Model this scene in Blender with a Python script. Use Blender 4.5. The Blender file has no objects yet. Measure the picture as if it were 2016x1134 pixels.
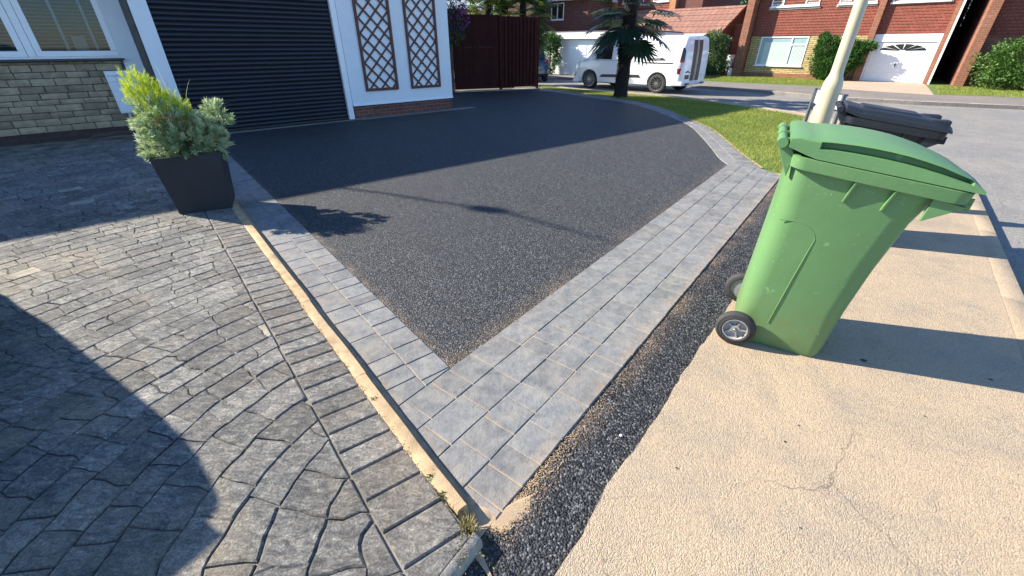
import bpy, bmesh, math, random
import numpy as np
from mathutils import Vector, Matrix, noise as mnoise
R = math.radians
random.seed(7); rng = np.random.default_rng(11)
scene = bpy.context.scene
COL = scene.collection

# ------------------------------------------------------------------ camera
CAMH = 1.5; PITCH = 30.13; FPX = 826.0
cd = bpy.data.cameras.new('camera'); cam = bpy.data.objects.new('camera', cd); COL.objects.link(cam)
cd.sensor_width = 36; cd.lens = 36*FPX/2016; cd.clip_start = .05; cd.clip_end = 600
cam.location = (0, 0, CAMH); cam.rotation_euler = (R(90-PITCH), 0, 0)
scene.camera = cam

# ------------------------------------------------------------------ sky, sun, exposure
SUN_AZ = 285.0; SUN_EL = 32.0
w = bpy.data.worlds.new("World"); scene.world = w; w.use_nodes = True
nt = w.node_tree; bg = nt.nodes['Background']
sky = nt.nodes.new('ShaderNodeTexSky'); sky.sky_type = 'NISHITA'; sky.sun_disc = False
sky.sun_elevation = R(SUN_EL); sky.sun_rotation = R(SUN_AZ); sky.air_density = 1.0; sky.dust_density = .2; sky.ozone_density = 7.0
nt.links.new(sky.outputs[0], bg.inputs[0]); bg.inputs[1].default_value = 0.125
sd = bpy.data.lights.new('sun', 'SUN'); sd.energy = 5.0; sd.angle = R(.5); sd.color = (1, .93, .80)
sun = bpy.data.objects.new('sun', sd); COL.objects.link(sun)
a, e = R(SUN_AZ), R(SUN_EL)
TRAVEL = Vector((-math.sin(a)*math.cos(e), -math.cos(a)*math.cos(e), -math.sin(e)))
sun.rotation_euler = TRAVEL.to_track_quat('-Z', 'Y').to_euler(); sun.location = (-8, 2, 12)
vs = scene.view_settings; vs.view_transform = 'Standard'; vs.look = 'None'; vs.exposure = 1.3; vs.gamma = 1

# ------------------------------------------------------------------ survey helpers: a point of the ground at height z, from its bearing
_t = R(PITCH)
def gp(x, y, z=0.0):
    dx = (x-1008)/FPX; uy = (567-y)/FPX
    d = Vector((dx, math.cos(_t)+math.sin(_t)*uy, -math.sin(_t)+math.cos(_t)*uy))
    k = (z-CAMH)/d.z
    return Vector((d.x*k, d.y*k))
def frame(o, azd, z=0.0):
    a = R(azd); s, c = math.sin(a), math.cos(a)
    return Matrix(((s, -c, 0, o[0]), (c, s, 0, o[1]), (0, 0, 1, z), (0, 0, 0, 1)))

# ------------------------------------------------------------------ mesh helpers
class MB:
    def __init__(s): s.v = []; s.f = []; s.t = []; s.tint = 0.5; s.vt = []
    def add(s, vs, fs, M=None, tint=None):
        b = len(s.v); t = s.tint if tint is None else tint
        for p in vs:
            p = Vector(p)
            if M is not None: p = M @ p
            s.v.append(tuple(p)); s.vt.append(t)
        for f in fs: s.f.append([i+b for i in f])
        return s
    def box(s, x0, x1, y0, y1, z0, z1, M=None, tint=None):
        v = [(x, y, z) for z in (z0, z1) for y in (y0, y1) for x in (x0, x1)]
        return s.add(v, [(0,2,3,1),(4,5,7,6),(0,1,5,4),(2,6,7,3),(0,4,6,2),(1,3,7,5)], M, tint)
    def tube(s, pts, r, n=10, cap=True, M=None, tint=None):
        pts = [Vector(p) for p in pts]; k = len(pts)
        rr = r if isinstance(r, (list, tuple)) else [r]*k
        vs = []; prev = None
        for i, p in enumerate(pts):
            t = (pts[min(i+1, k-1)]-pts[max(i-1, 0)]).normalized()
            if prev is None:
                u = t.cross(Vector((0, 0, 1)))
                if u.length < 1e-3: u = Vector((1, 0, 0))
                u.normalize()
            else:
                u = (prev-t*prev.dot(t)).normalized()
            prev = u; w_ = t.cross(u)
            for j in range(n):
                an = 2*math.pi*j/n
                vs.append(p+(u*math.cos(an)+w_*math.sin(an))*rr[i])
        fs = []
        for i in range(k-1):
            for j in range(n):
                fs.append((i*n+j, i*n+(j+1) % n, (i+1)*n+(j+1) % n, (i+1)*n+j))
        if cap:
            fs.append(tuple(range(n))[::-1]); fs.append(tuple(range((k-1)*n, k*n)))
        return s.add(vs, fs, M, tint)
    def lathe(s, prof, n=24, M=None, tint=None, cap=True):
        vs = []; fs = []
        for r, z in prof:
            for j in range(n):
                an = 2*math.pi*j/n; vs.append((r*math.cos(an), r*math.sin(an), z))
        for i in range(len(prof)-1):
            for j in range(n):
                fs.append((i*n+j, i*n+(j+1) % n, (i+1)*n+(j+1) % n, (i+1)*n+j))
        if cap:
            fs.append(tuple(range(n))[::-1]); fs.append(tuple(range((len(prof)-1)*n, len(prof)*n)))
        return s.add(vs, fs, M, tint)
    def loft(s, secs, M=None, cap=True, tint=None, closed=True):
        n = len(secs[0]); vs = [p for sec in secs for p in sec]; fs = []
        for i in range(len(secs)-1):
            for j in range(n if closed else n-1):
                fs.append((i*n+j, i*n+(j+1) % n, (i+1)*n+(j+1) % n, (i+1)*n+j))
        if cap:
            fs.append(tuple(range(n))[::-1]); fs.append(tuple(range((len(secs)-1)*n, len(secs)*n)))
        return s.add(vs, fs, M, tint)
    def prism(s, poly, z0, z1, M=None, tint=None):
        n = len(poly)
        ar = sum(poly[i][0]*poly[(i+1) % n][1]-poly[(i+1) % n][0]*poly[i][1] for i in range(n))
        if ar < 0: poly = poly[::-1]
        vs = [(p[0], p[1], z0) for p in poly]+[(p[0], p[1], z1) for p in poly]
        fs = [tuple(range(n))[::-1], tuple(range(n, 2*n))]+[(i, (i+1) % n, n+(i+1) % n, n+i) for i in range(n)]
        return s.add(vs, fs, M, tint)
    def build(s, name, mat, parent=None, smooth=None, bevel=0, M=None, fix=True):
        me = bpy.data.meshes.new(name); me.from_pydata(s.v, [], s.f)
        at = me.attributes.new('tint', 'FLOAT', 'POINT'); at.data.foreach_set('value', s.vt)
        if fix:
            bm = bmesh.new(); bm.from_mesh(me); bmesh.ops.recalc_face_normals(bm, faces=bm.faces); bm.to_mesh(me); bm.free()
        me.materials.append(mat)
        if smooth is not None:
            me.shade_smooth()
            me.set_sharp_from_angle(angle=R(smooth))
        o = bpy.data.objects.new(name, me); COL.objects.link(o)
        if parent: o.parent = parent
        if M is not None: o.matrix_world = M
        if bevel:
            m = o.modifiers.new('bevel', 'BEVEL'); m.width = bevel; m.segments = 2; m.limit_method = 'ANGLE'; m.angle_limit = R(40)
        return o

def tag(o, label, cat=None, group=None, kind=None):
    if label: o['label'] = label
    if cat: o['category'] = cat
    if group: o['group'] = group
    if kind: o['kind'] = kind
    return o
def thing(name, M, label, cat, group=None):
    o = bpy.data.objects.new(name, None); COL.objects.link(o); o.empty_display_size = .2
    o.matrix_world = M if isinstance(M, Matrix) else Matrix.Translation(M)
    return tag(o, label, cat, group)
def setting(o): o['kind'] = 'structure'; return o

def clip(poly, p, n):
    """keep the part of the polygon where (q-p).n >= 0"""
    out = []
    for i in range(len(poly)):
        a, b = poly[i], poly[(i+1) % len(poly)]
        da = (a[0]-p[0])*n[0]+(a[1]-p[1])*n[1]; db = (b[0]-p[0])*n[0]+(b[1]-p[1])*n[1]
        if da >= 0: out.append(a)
        if da*db < 0:
            k = da/(da-db); out.append((a[0]+(b[0]-a[0])*k, a[1]+(b[1]-a[1])*k))
    return out
def area(p): return abs(sum(p[i][0]*p[(i+1) % len(p)][1]-p[(i+1) % len(p)][0]*p[i][1] for i in range(len(p))))/2
def stone(mb, poly, z0, z1, gap, cham, tint, tilt=.0):
    q = []
    for p in poly:
        if not q or (abs(p[0]-q[-1][0])+abs(p[1]-q[-1][1])) > 2e-3: q.append(p)
    if len(q) > 2 and (abs(q[0][0]-q[-1][0])+abs(q[0][1]-q[-1][1])) < 2e-3: q.pop()
    if len(q) < 3: return
    poly = q; n = len(poly)
    sg = sum(poly[i][0]*poly[(i+1) % n][1]-poly[(i+1) % n][0]*poly[i][1] for i in range(n))
    if sg < 0: poly = poly[::-1]
    def inset(d):
        out = []
        for i in range(n):
            a = Vector(poly[i-1]); b = Vector(poly[i]); c = Vector(poly[(i+1) % n])
            e1 = (b-a).normalized(); e2 = (c-b).normalized()
            n1 = Vector((-e1.y, e1.x)); n2 = Vector((-e2.y, e2.x)); m = n1+n2
            l = m.length
            if l < .3: m = n1; k = 1
            else: m = m/l; k = min(1/max(.35, m.dot(n1)), 2.2)
            out.append(b+m*d*k)
        return out
    per = sum(math.dist(poly[i], poly[(i+1) % n]) for i in range(n))
    if tilt > .007 and (area(poly) < per*per*.034 or area(poly) < .002): return
    cx = sum(p[0] for p in poly)/n; cy = sum(p[1] for p in poly)/n
    tx, ty = random.uniform(-tilt, tilt), random.uniform(-tilt, tilt)
    A, B = inset(gap), inset(gap+cham)
    if any((B[(i+1) % n]-B[i]).dot(Vector(poly[(i+1) % n])-Vector(poly[i])) < 0 for i in range(n)):
        ce = Vector((cx, cy)); rr = max(.02, math.sqrt(area(poly)))
        A = [ce+(Vector(p)-ce)*(1-2*gap/rr) for p in poly]; B = [ce+(Vector(p)-ce)*(1-2*(gap+cham)/rr) for p in poly]
    zt = lambda p: z1+(p[0]-cx)*tx+(p[1]-cy)*ty
    vs = [(p[0], p[1], z0) for p in A]+[(p[0], p[1], zt(p)-cham*.8) for p in A]+[(p[0], p[1], zt(p)) for p in B]
    fs = [(i, (i+1) % n, n+(i+1) % n, n+i) for i in range(n)]+[(n+i, n+(i+1) % n, 2*n+(i+1) % n, 2*n+i) for i in range(n)]+[tuple(range(2*n, 3*n))]
    mb.add(vs, fs, tint=tint)

# ------------------------------------------------------------------ materials
class NG:
    def __init__(s, name):
        s.m = bpy.data.materials.new(name); s.m.use_nodes = True; s.t = s.m.node_tree; s.n = s.t.nodes; s.l = s.t.links
        s.b = s.n['Principled BSDF']
    def new(s, typ, **k):
        n = s.n.new('ShaderNode'+typ)
        for a_, v in k.items():
            if a_.startswith('i_'):
                key = a_[2:]; key = int(key) if key.isdigit() else key.replace('_', ' ')
                s.set(n.inputs[key], v)
            else: setattr(n, a_, v)
        return n
    def set(s, inp, v):
        if isinstance(v, bpy.types.NodeSocket): s.l.new(v, inp)
        else:
            if inp.type == 'RGBA' and len(v) == 3: v = (*v, 1)
            inp.default_value = v
    def pos(s): return s.new('NewGeometry').outputs['Position']
    def obj(s): return s.new('TexCoord').outputs['Object']
    def noise(s, vec, scale, detail=4, rough=.55, dist=0):
        return s.new('TexNoise', i_Vector=vec, i_Scale=scale, i_Detail=detail, i_Roughness=rough, i_Distortion=dist).outputs['Fac']
    def vor(s, vec, scale, feature='F1', out='Distance', rnd=1):
        n = s.new('TexVoronoi', feature=feature, i_Vector=vec, i_Scale=scale, i_Randomness=rnd); return n.outputs[out]
    def ramp(s, fac, stops, interp='LINEAR'):
        n = s.new('ValToRGB'); n.color_ramp.interpolation = interp; e = n.color_ramp.elements
        while len(e) < len(stops): e.new(.5)
        for el, (p, c) in zip(e, stops):
            el.position = p; el.color = (*c, 1) if hasattr(c, '__len__') else (c, c, c, 1)
        s.l.new(fac, n.inputs[0]); return n.outputs[0]
    def rng(s, v, a, b, c=0, d=1, smooth=False):
        n = s.new('MapRange', i_0=v, i_1=a, i_2=b, i_3=c, i_4=d)
        if smooth: n.interpolation_type = 'SMOOTHSTEP'
        return n.outputs[0]
    def mix(s, f, a_, b_, mode='MIX'):
        n = s.new('Mix', data_type='RGBA', blend_type=mode)
        s.set(n.inputs[0], f); s.set(n.inputs[6], a_); s.set(n.inputs[7], b_); return n.outputs[2]
    def math(s, op, a_, b_=0.0, c_=0.0):
        n = s.new('Math', operation=op); s.set(n.inputs[0], a_); s.set(n.inputs[1], b_); s.set(n.inputs[2], c_); return n.outputs[0]
    def dot(s, vec, v):
        n = s.new('VectorMath', operation='DOT_PRODUCT'); s.set(n.inputs[0], vec); n.inputs[1].default_value = v; return n.outputs['Value']
    def attr(s, name='tint'): return s.new('Attribute', attribute_name=name).outputs['Fac']
    def bump(s, h, strength=.5, dist=.01, normal=None):
        n = s.new('Bump', i_Height=h, i_Strength=strength, i_Distance=dist)
        if normal: s.l.new(normal, n.inputs['Normal'])
        return n.outputs[0]
    def done(s, col=None, rough=None, normal=None, metal=None, spec=None):
        if col is not None: s.set(s.b.inputs['Base Color'], col)
        if rough is not None: s.set(s.b.inputs['Roughness'], rough)
        if normal is not None: s.l.new(normal, s.b.inputs['Normal'])
        if metal is not None: s.set(s.b.inputs['Metallic'], metal)
        if spec is not None: s.set(s.b.inputs['Specular IOR Level'], spec)
        return s.m
def lerp3(c, k): return tuple(min(1, x*k) for x in c)
def simple(name, c, rough=.5, var=.12, scale=8, bump=.0, bscale=60, metal=0, tintvar=0, spec=.5):
    g = NG(name); p = g.obj()
    col = g.mix(g.rng(g.noise(p, scale, 5, .6), .3, .7), lerp3(c, 1-var), lerp3(c, 1+var))
    if tintvar:
        col = g.mix(1.0, col, g.ramp(g.attr(), [(0, 1-tintvar), (1, 1.0)]), 'MULTIPLY')
    rg = g.rng(g.noise(p, scale*3, 4), .3, .7, max(.02, rough-.07), min(1, rough+.07))
    nm = g.bump(g.noise(p, bscale, 6, .65), bump, .004) if bump else None
    return g.done(col, rg, nm, metal, spec)

def line_dist(g, P, a, b):
    """signed distance of a world point from the line a-b (positive to its left)"""
    d = (Vector(b)-Vector(a)).normalized(); n = (-d.y, d.x, 0)
    return g.math('SUBTRACT', g.dot(P, n), n[0]*a[0]+n[1]*a[1])
# main ground lines -------------------------------------------------
IC = Vector((-.33, 1.73))                       # inner corner of the block border
RB_D = Vector((math.sin(R(38.0)), math.cos(R(38.0))))      # right border direction
RB_N = Vector((RB_D.y, -RB_D.x))                # towards the pavement
OUT0 = Vector((-.06, .90))                      # outer tip of the border
LB_D = Vector((-.634, .773)); LB_N = Vector((.773, .634))  # left border, normal towards the tarmac
LB0 = Vector((-.17, .97))
SANDC = (.46, .30, .18)

def tarmac_mat(name, sand_lines, chip=140, bright=1.0, sandamt=.5, wave=.0):
    g = NG(name); P = g.pos()
    v = g.new('TexVoronoi', i_Vector=P, i_Scale=chip); cellc = v.outputs['Color']; dist = v.outputs['Distance']
    sep = g.new('SeparateColor', i_0=cellc)
    chipv = sep.outputs[0]
    col = g.ramp(chipv, [(0, lerp3((.004, .004, .005), bright)), (.40, lerp3((.018, .020, .0235), bright)), (.78, lerp3((.070, .073, .079), bright)), (1, lerp3((.24, .235, .23), bright))])
    big = g.noise(P, 1.7, 4)
    col = g.mix(g.rng(big, .3, .72, 0, .3), col, lerp3((.040, .039, .039), bright))
    dust = g.rng(g.noise(P, 5, 6, .7), .5, .85, 0, .25)
    col = g.mix(dust, col, (.060, .060, .062))
    grain = g.noise(P, 220, 3, .8)
    for (pa, pb, w_, amt, sc) in sand_lines:
        d = g.math('ABSOLUTE', line_dist(g, P, pa, pb))
        nse = g.noise(P, sc, 5, .65)
        f = g.rng(d, 0, w_, 1, 0)
        f = g.math('MULTIPLY', f, g.rng(nse, .38, .68))
        f = g.math('MULTIPLY', f, g.rng(g.math('ADD', grain, g.math('MULTIPLY', sep.outputs[1], .35)), .42, .72, 1.6, .25))
        f = g.math('MINIMUM', g.math('MULTIPLY', f, amt), .9)
        col = g.mix(f, col, SANDC)
    h = g.math('ADD', g.math('MULTIPLY', dist, -1.0), g.math('MULTIPLY', sep.outputs[2], .5))
    h = g.math('ADD', h, g.math('MULTIPLY', g.noise(P, 400, 2), .2))
    nm = g.bump(h, .9, .007)
    nm = g.bump(g.noise(P, 3.0, 3), .25, .02, nm)
    return g.done(col, g.rng(chipv, 0, 1, .5, .85), nm, spec=.3)

def concrete_mat(name, c1, c2, dark, pebble=130, crack=True, bump=.8):
    g = NG(name); P = g.pos()
    big = g.noise(P, .9, 5, .6, .4); mid = g.noise(P, 4.5, 6, .7)
    col = g.mix(g.rng(big, .35, .68), c1, c2)
    col = g.mix(g.rng(mid, .5, .8, 0, .6), col, dark)
    col = g.mix(g.rng(g.noise(P, 1.7, 7, .75, .8), .50, .68, 0, .55), col, dark)
    v = g.new('TexVoronoi', i_Vector=P, i_Scale=pebble); sep = g.new('SeparateColor', i_0=v.outputs['Color'])
    col = g.mix(1.0, col, g.ramp(sep.outputs[0], [(0, .72), (.5, .98), (1, 1.12)]), 'MULTIPLY')
    pit = g.math('MULTIPLY', g.rng(g.noise(P, 55, 4, .7), .62, .74), g.rng(g.noise(P, 2.1, 3), .48, .68))
    col = g.mix(g.math('MULTIPLY', pit, .55), col, lerp3(dark, .35))
    h = g.math('ADD', g.math('MULTIPLY', v.outputs['Distance'], -1), g.math('MULTIPLY', g.noise(P, 50, 5, .7), 1.4))
    h = g.math('SUBTRACT', h, g.math('MULTIPLY', pit, 1.2))
    if crack:
        wv = g.new('VectorMath', operation='ADD'); g.l.new(P, wv.inputs[0])
        ns = g.new('TexNoise', i_Vector=P, i_Scale=5, i_Detail=7, i_Roughness=.7)
        sc = g.new('VectorMath', operation='SCALE', i_0=ns.outputs['Color']); sc.inputs[3].default_value = .16
        g.l.new(sc.outputs[0], wv.inputs[1])
        cr = g.vor(wv.outputs[0], .62, 'DISTANCE_TO_EDGE', 'Distance')
        cf = g.math('MULTIPLY', g.rng(cr, 0, .0022, 1, 0), g.rng(g.noise(P, 1.6, 3), .42, .6))
        col = g.mix(g.math('MULTIPLY', cf, .5), col, lerp3(dark, .4))
        h = g.math('SUBTRACT', h, g.math('MULTIPLY', cf, 1.5))
    nm = g.bump(h, bump, .005)
    nm = g.bump(g.noise(P, 2, 3), .3, .03, nm)
    return g.done(col, .9, nm, spec=.25)

def paver_mat(name, c, sandy=.0, lines=()):
    g = NG(name); P = g.pos()
    col = g.mix(g.attr(), lerp3(c, .72), lerp3(c, 1.22))
    col = g.mix(g.rng(g.noise(P, 9, 6, .7), .35, .75, 0, .5), col, lerp3((c[0]*1.12, c[1]*1.05, c[2]*.95), 1.35))
    col = g.mix(g.rng(g.noise(P, 22, 8, .8), .42, .62, 0, .65), col, lerp3(c, .55))
    col = g.mix(g.rng(g.noise(P, 7.5, 7, .75, .3), .42, .62, 0, .55), col, (c[0]*1.75, c[1]*1.6, c[2]*1.38))
    col = g.mix(g.rng(g.noise(P, 260, 2), .6, .78, 0, .6), col, lerp3(c, 1.9))
    if sandy:
        f = g.math('MULTIPLY', g.rng(g.noise(P, 3.4, 6, .75), .5, .8), g.rng(g.noise(P, 160, 3, .7), .3, .7))
        col = g.mix(g.math('MULTIPLY', f, sandy), col, (.5, .37, .24))
    for (pa, pb, w_, amt, sc) in lines:
        d = g.math('ABSOLUTE', line_dist(g, P, pa, pb))
        f = g.math('MULTIPLY', g.rng(d, 0, w_, 1, 0), g.rng(g.noise(P, sc, 5, .65), .35, .65))
        f = g.math('MULTIPLY', f, g.rng(g.noise(P, 200, 3, .8), .3, .65))
        col = g.mix(g.math('MULTIPLY', f, amt), col, SANDC)
    h = g.math('ADD', g.math('MULTIPLY', g.noise(P, 18, 6, .7), 1.0), g.math('MULTIPLY', g.noise(P, 170, 3), .25))
    return g.done(col, .8, g.bump(h, .8, .008), spec=.3)

def patio_mat(name):
    g = NG(name); P = g.pos()
    st = g.new('Mapping', i_Rotation=(0, 0, R(50)), i_Scale=(1, 2.2, 1), i_Vector=P).outputs[0]
    fib = g.noise(st, 17, 12, .82, .7)
    blot = g.noise(P, 2.6, 6, .7, .5)
    col = g.ramp(g.math('ADD', g.math('MULTIPLY', fib, .8), g.math('MULTIPLY', blot, .22)), [(.36, (.045, .045, .045)), (.46, (.125, .122, .116)), (.54, (.24, .228, .205)), (.64, (.50, .455, .37))])
    col = g.mix(1.0, col, g.ramp(g.attr(), [(0, .72), (1, 1.15)]), 'MULTIPLY')
    col = g.mix(g.rng(g.noise(P, 1.25, 8, .75, .6), .50, .70, 0, .65), col, (.36, .285, .19))
    fine = g.noise(P, 120, 4, .8)
    col = g.mix(1.0, col, g.ramp(fine, [(.3, .50), (.5, 1.0), (.7, 1.7)]), 'MULTIPLY')
    pale = g.math('GREATER_THAN', g.attr(), .985)
    col = g.mix(g.math('MULTIPLY', pale, g.rng(g.noise(P, 7, 6, .7), .38, .62)), col, (.46, .40, .30))
    d = g.math('ABSOLUTE', line_dist(g, P, LB0, LB0+LB_D))
    f = g.math('MULTIPLY', g.rng(d, .03, .55, 1, 0), g.rng(g.noise(P, 3, 6, .7), .45, .7))
    col = g.mix(g.math('MULTIPLY', f, .40), col, (.36, .24, .15))
    h = g.math('ADD', g.math('MULTIPLY', fib, 1.0), g.math('MULTIPLY', g.noise(P, 24, 7, .7, .8), 1.2))
    h = g.math('ADD', h, g.math('MULTIPLY', g.noise(P, 150, 3, .8), .16))
    return g.done(col, .78, g.bump(h, 1.0, .016), spec=.3)

def leaf_mat(name, cols, rough=.5, trans=.35):
    g = NG(name)
    n = len(cols); col = g.ramp(g.attr(), [(i/(n-1), c) for i, c in enumerate(cols)])
    g.done(col, rough, spec=.35)
    tr = g.new('BsdfTranslucent'); g.l.new(col, tr.inputs[0])
    mx = g.new('MixShader'); mx.inputs[0].default_value = trans
    g.l.new(g.b.outputs[0], mx.inputs[1]); g.l.new(tr.outputs[0], mx.inputs[2])
    g.l.new(mx.outputs[0], g.n['Material Output'].inputs[0])
    return g.m

def brick_mat(name, c1, c2, mortar, bw=.225, bh=.075, ms=.010, bump=.6, varscale=3.0, axis='XZ', rowtint=0):
    g = NG(name); P = g.obj()
    s = g.new('SeparateXYZ', i_0=P)
    u = s.outputs[0] if axis[0] == 'X' else s.outputs[1]
    cmb = g.new('CombineXYZ', i_0=u, i_1=s.outputs[2]).outputs[0]
    b = g.new('TexBrick', i_Vector=cmb, i_Scale=1.0, i_Color1=c1, i_Color2=c2, i_Mortar=mortar, i_Mortar_Size=ms, i_Mortar_Smooth=.2, i_Bias=0.0, i_Brick_Width=bw, i_Row_Height=bh)
    col = g.mix(g.rng(g.noise(P, varscale, 5, .7), .35, .7, 0, .5), b.outputs[0], lerp3(c2, .62))
    col = g.mix(g.rng(g.noise(P, 30, 4), .5, .8, 0, .35), col, lerp3(c1, 1.2))
    h = g.math('ADD', g.math('MULTIPLY', b.outputs['Fac'], -1), g.math('MULTIPLY', g.noise(P, 40, 4), .4))
    return g.done(col, .85, g.bump(h, bump, .01), spec=.25)

M = {}
M['tarmac'] = tarmac_mat('tarmac', [(IC, IC+RB_D, .16, .32, 2.2), (IC, IC+LB_D, .08, .5, 5.0), ])
M['strip'] = tarmac_mat('tarmac_patch', [(OUT0, OUT0+RB_D, .12, .8, 3.2)], chip=120, bright=.85)
M['road'] = concrete_mat('road', (.27, .245, .215), (.215, .205, .19), (.17, .16, .15), 70, True, .5)
M['footway'] = concrete_mat('footway', (.46, .345, .228), (.41, .32, .225), (.26, .225, .185), 230, True, .65)
M['far_footway'] = concrete_mat('far_footway', (.25, .21, .18), (.20, .175, .155), (.15, .13, .12), 60, False, .5)
M['paver'] = paver_mat('paver', (.170, .174, .178), .55, [(OUT0, OUT0+RB_D, .08, .8, 5), (LB0, LB0+LB_D, .07, .7, 4)])
M['sand'] = simple('sand', (.42, .30, .185), .95, .2, 14, .6, 300)
M['kerb'] = simple('kerb', (.44, .305, .17), .92, .28, 11, .9, 150)
M['edging'] = simple('edging', (.33, .29, .24), .92, .25, 20, .8, 120)
M['kerbnear'] = simple('kerb_near', (.34, .275, .205), .92, .25, 5, .7, 90)
M['kerbstone'] = simple('kerbstone', (.36, .32, .27), .9, .2, 4, .5, 60)
M['patio'] = patio_mat('patio')
M['joint'] = simple('joint', (.17, .15, .12), .95, .8, 3.5, .5, 90)
M['soil'] = simple('soil', (.12, .10, .06), .95, .3, 12, .8, 80)
M['lawn'] = simple('lawn_base', (.105, .15, .025), .95, .3, 6, .6, 50)
M['white'] = simple('white_render', (.78, .79, .80), .75, .03, 5, .25, 220)
M['upvc'] = simple('upvc', (.82, .82, .83), .3, .02, 5)
M['whitepaint'] = simple('white_paint', (.80, .80, .78), .45, .04, 3)
M['black'] = simple('black_plastic', (.018, .018, .02), .35, .1, 5)
M['shutter'] = simple('shutter', (.013, .015, .021), .38, .12, 3, spec=.35)
M['dark'] = simple('dark_interior', (.02, .018, .018), .9, .1)
M['sillm'] = simple('slate_sill', (.03, .032, .036), .4, .1)
M['stonewall'] = simple('split_stone', (.42, .32, .20), .9, .22, 9, .9, 30, tintvar=.4)
M['mortar'] = simple('mortar', (.12, .105, .09), .95, .2, 20, .4)
M['darkbrick'] = simple('plinth_brick', (.075, .045, .038), .85, .25, 8, .6, 60, tintvar=.4)
M['pierbrick'] = brick_mat('pier_brick', (.23, .085, .055), (.13, .055, .045), (.20, .17, .15), .225, .075, .008)
M['trellis'] = simple('trellis_wood', (.105, .033, .022), .6, .2, 12, .3)
M['gatewood'] = simple('stained_board', (.055, .014, .012), .7, .22, 4, .3, 40, tintvar=.35, spec=.15)
M['glass'] = None
g = NG('glass'); g.b.inputs['Base Color'].default_value = (.02, .025, .03, 1); g.b.inputs['Roughness'].default_value = .03; g.b.inputs['IOR'].default_value = 1.5
tr = g.new('BsdfTransparent'); tr.inputs[0].default_value = (.6, .66, .68, 1)
gl = g.new('BsdfGlossy'); gl.inputs['Roughness'].default_value = .02
fr = g.new('Fresnel'); fr.inputs[0].default_value = 1.45
mx = g.new('MixShader'); g.l.new(fr.outputs[0], mx.inputs[0]); g.l.new(tr.outputs[0], mx.inputs[1]); g.l.new(gl.outputs[0], mx.inputs[2])
g.l.new(mx.outputs[0], g.n['Material Output'].inputs[0]); M['glass'] = g.m
M['darkglass'] = simple('tinted_glass', (.012, .016, .018), .06, .1, 2)
M['paleglass'] = simple('blind_behind_glass', (.30, .42, .40), .1, .1, 2)
M['vanpaint'] = simple('white_van_paint', (.80, .81, .82), .18, .01, 2)
M['vanpaint'].node_tree.nodes['Principled BSDF'].inputs['Coat Weight'].default_value = .6
M['bluepaint'] = simple('blue_car_paint', (.012, .035, .085), .2, .1, 2)
M['bluepaint'].node_tree.nodes['Principled BSDF'].inputs['Coat Weight'].default_value = .8
M['stripe'] = simple('stripe_film', (.035, .033, .035), .35, .1)
M['rubber'] = simple('rubber', (.035, .033, .031), .75, .25, 20, .3, 90)
M['alloy'] = simple('alloy', (.30, .30, .30), .35, .1, 5, metal=.8)
M['darkalloy'] = simple('dark_alloy', (.03, .03, .032), .4, .1, 5)
M['redlens'] = simple('red_lens', (.35, .015, .02), .15, .1)
M['clearlens'] = simple('clear_lens', (.75, .6, .6), .15, .1)
M['yellowplate'] = simple('yellow_plate', (.75, .55, .06), .4, .05)
M['lamppaint'] = simple('cream_column_paint', (.50, .43, .28), .45, .08, 4, .15, 30)
M['signback'] = simple('sign_back', (.09, .10, .11), .5, .1)
M['signwhite'] = simple('sign_white', (.8, .8, .8), .4, .03)
M['planter'] = simple('planter', (.034, .037, .041), .6, .12, 5, .1, spec=.25)
M['greyhub'] = simple('hub_plastic', (.30, .29, .27), .55, .25, 14)
def binplastic(name, c, dusty):
    g = NG(name); p = g.obj()
    col = g.mix(g.rng(g.noise(p, 3, 5, .6), .35, .7, 0, .45), c, lerp3(c, 1.22))
    sp = g.math('MULTIPLY', g.rng(g.noise(p, 75, 3, .8), .66, .72), g.rng(g.noise(p, 3.5, 3), .42, .58))
    col = g.mix(g.math('MULTIPLY', sp, .8), col, dusty)
    st = g.new('Mapping', i_Rotation=(.3, .5, .7), i_Scale=(1, 14, 1), i_Vector=p).outputs[0]
    scr = g.math('MULTIPLY', g.rng(g.noise(st, 14, 2, .5), .70, .74), g.rng(g.noise(p, 5, 3), .5, .62))
    col = g.mix(g.math('MULTIPLY', scr, .4), col, lerp3(c, 2.2))
    z = g.new('SeparateXYZ', i_0=p).outputs[2]
    mud = g.math('MULTIPLY', g.rng(z, .0, .40, 1, 0), g.rng(g.noise(p, 9, 5, .7), .3, .7))
    col = g.mix(g.math('MULTIPLY', mud, .75), col, (.17, .16, .06))
    return g.done(col, g.rng(g.noise(p, 6, 5), .3, .7, .38, .58), g.bump(g.noise(p, 14, 3), .12, .01), spec=.4)
M['greenbin'] = binplastic('green_plastic', (.110, .225, .085), (.6, .65, .5))
M['blackbin'] = binplastic('charcoal_plastic', (.013, .016, .021), (.3, .32, .34))
M['greyleaf'] = leaf_mat('grey_green_leaf', [(.11, .18, .06), (.31, .40, .19), (.62, .68, .42)], .6, .35)
M['limeleaf'] = leaf_mat('lime_leaf', [(.18, .27, .02), (.42, .52, .03), (.62, .68, .06)], .55, .35)
M['darkleaf'] = leaf_mat('dark_leaf', [(.012, .035, .010), (.03, .075, .018), (.06, .12, .03)], .5, .2)
M['hedgeleaf'] = leaf_mat('hedge_leaf', [(.035, .08, .015), (.085, .17, .03), (.16, .26, .06)], .5, .25)
M['coniferleaf'] = leaf_mat('conifer_leaf', [(.018, .06, .010), (.04, .12, .018), (.09, .21, .03)], .6, .25)
M['shrubleaf'] = leaf_mat('shrub_leaf', [(.04, .08, .03), (.10, .17, .06), (.28, .30, .12)], .5, .3)
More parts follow.
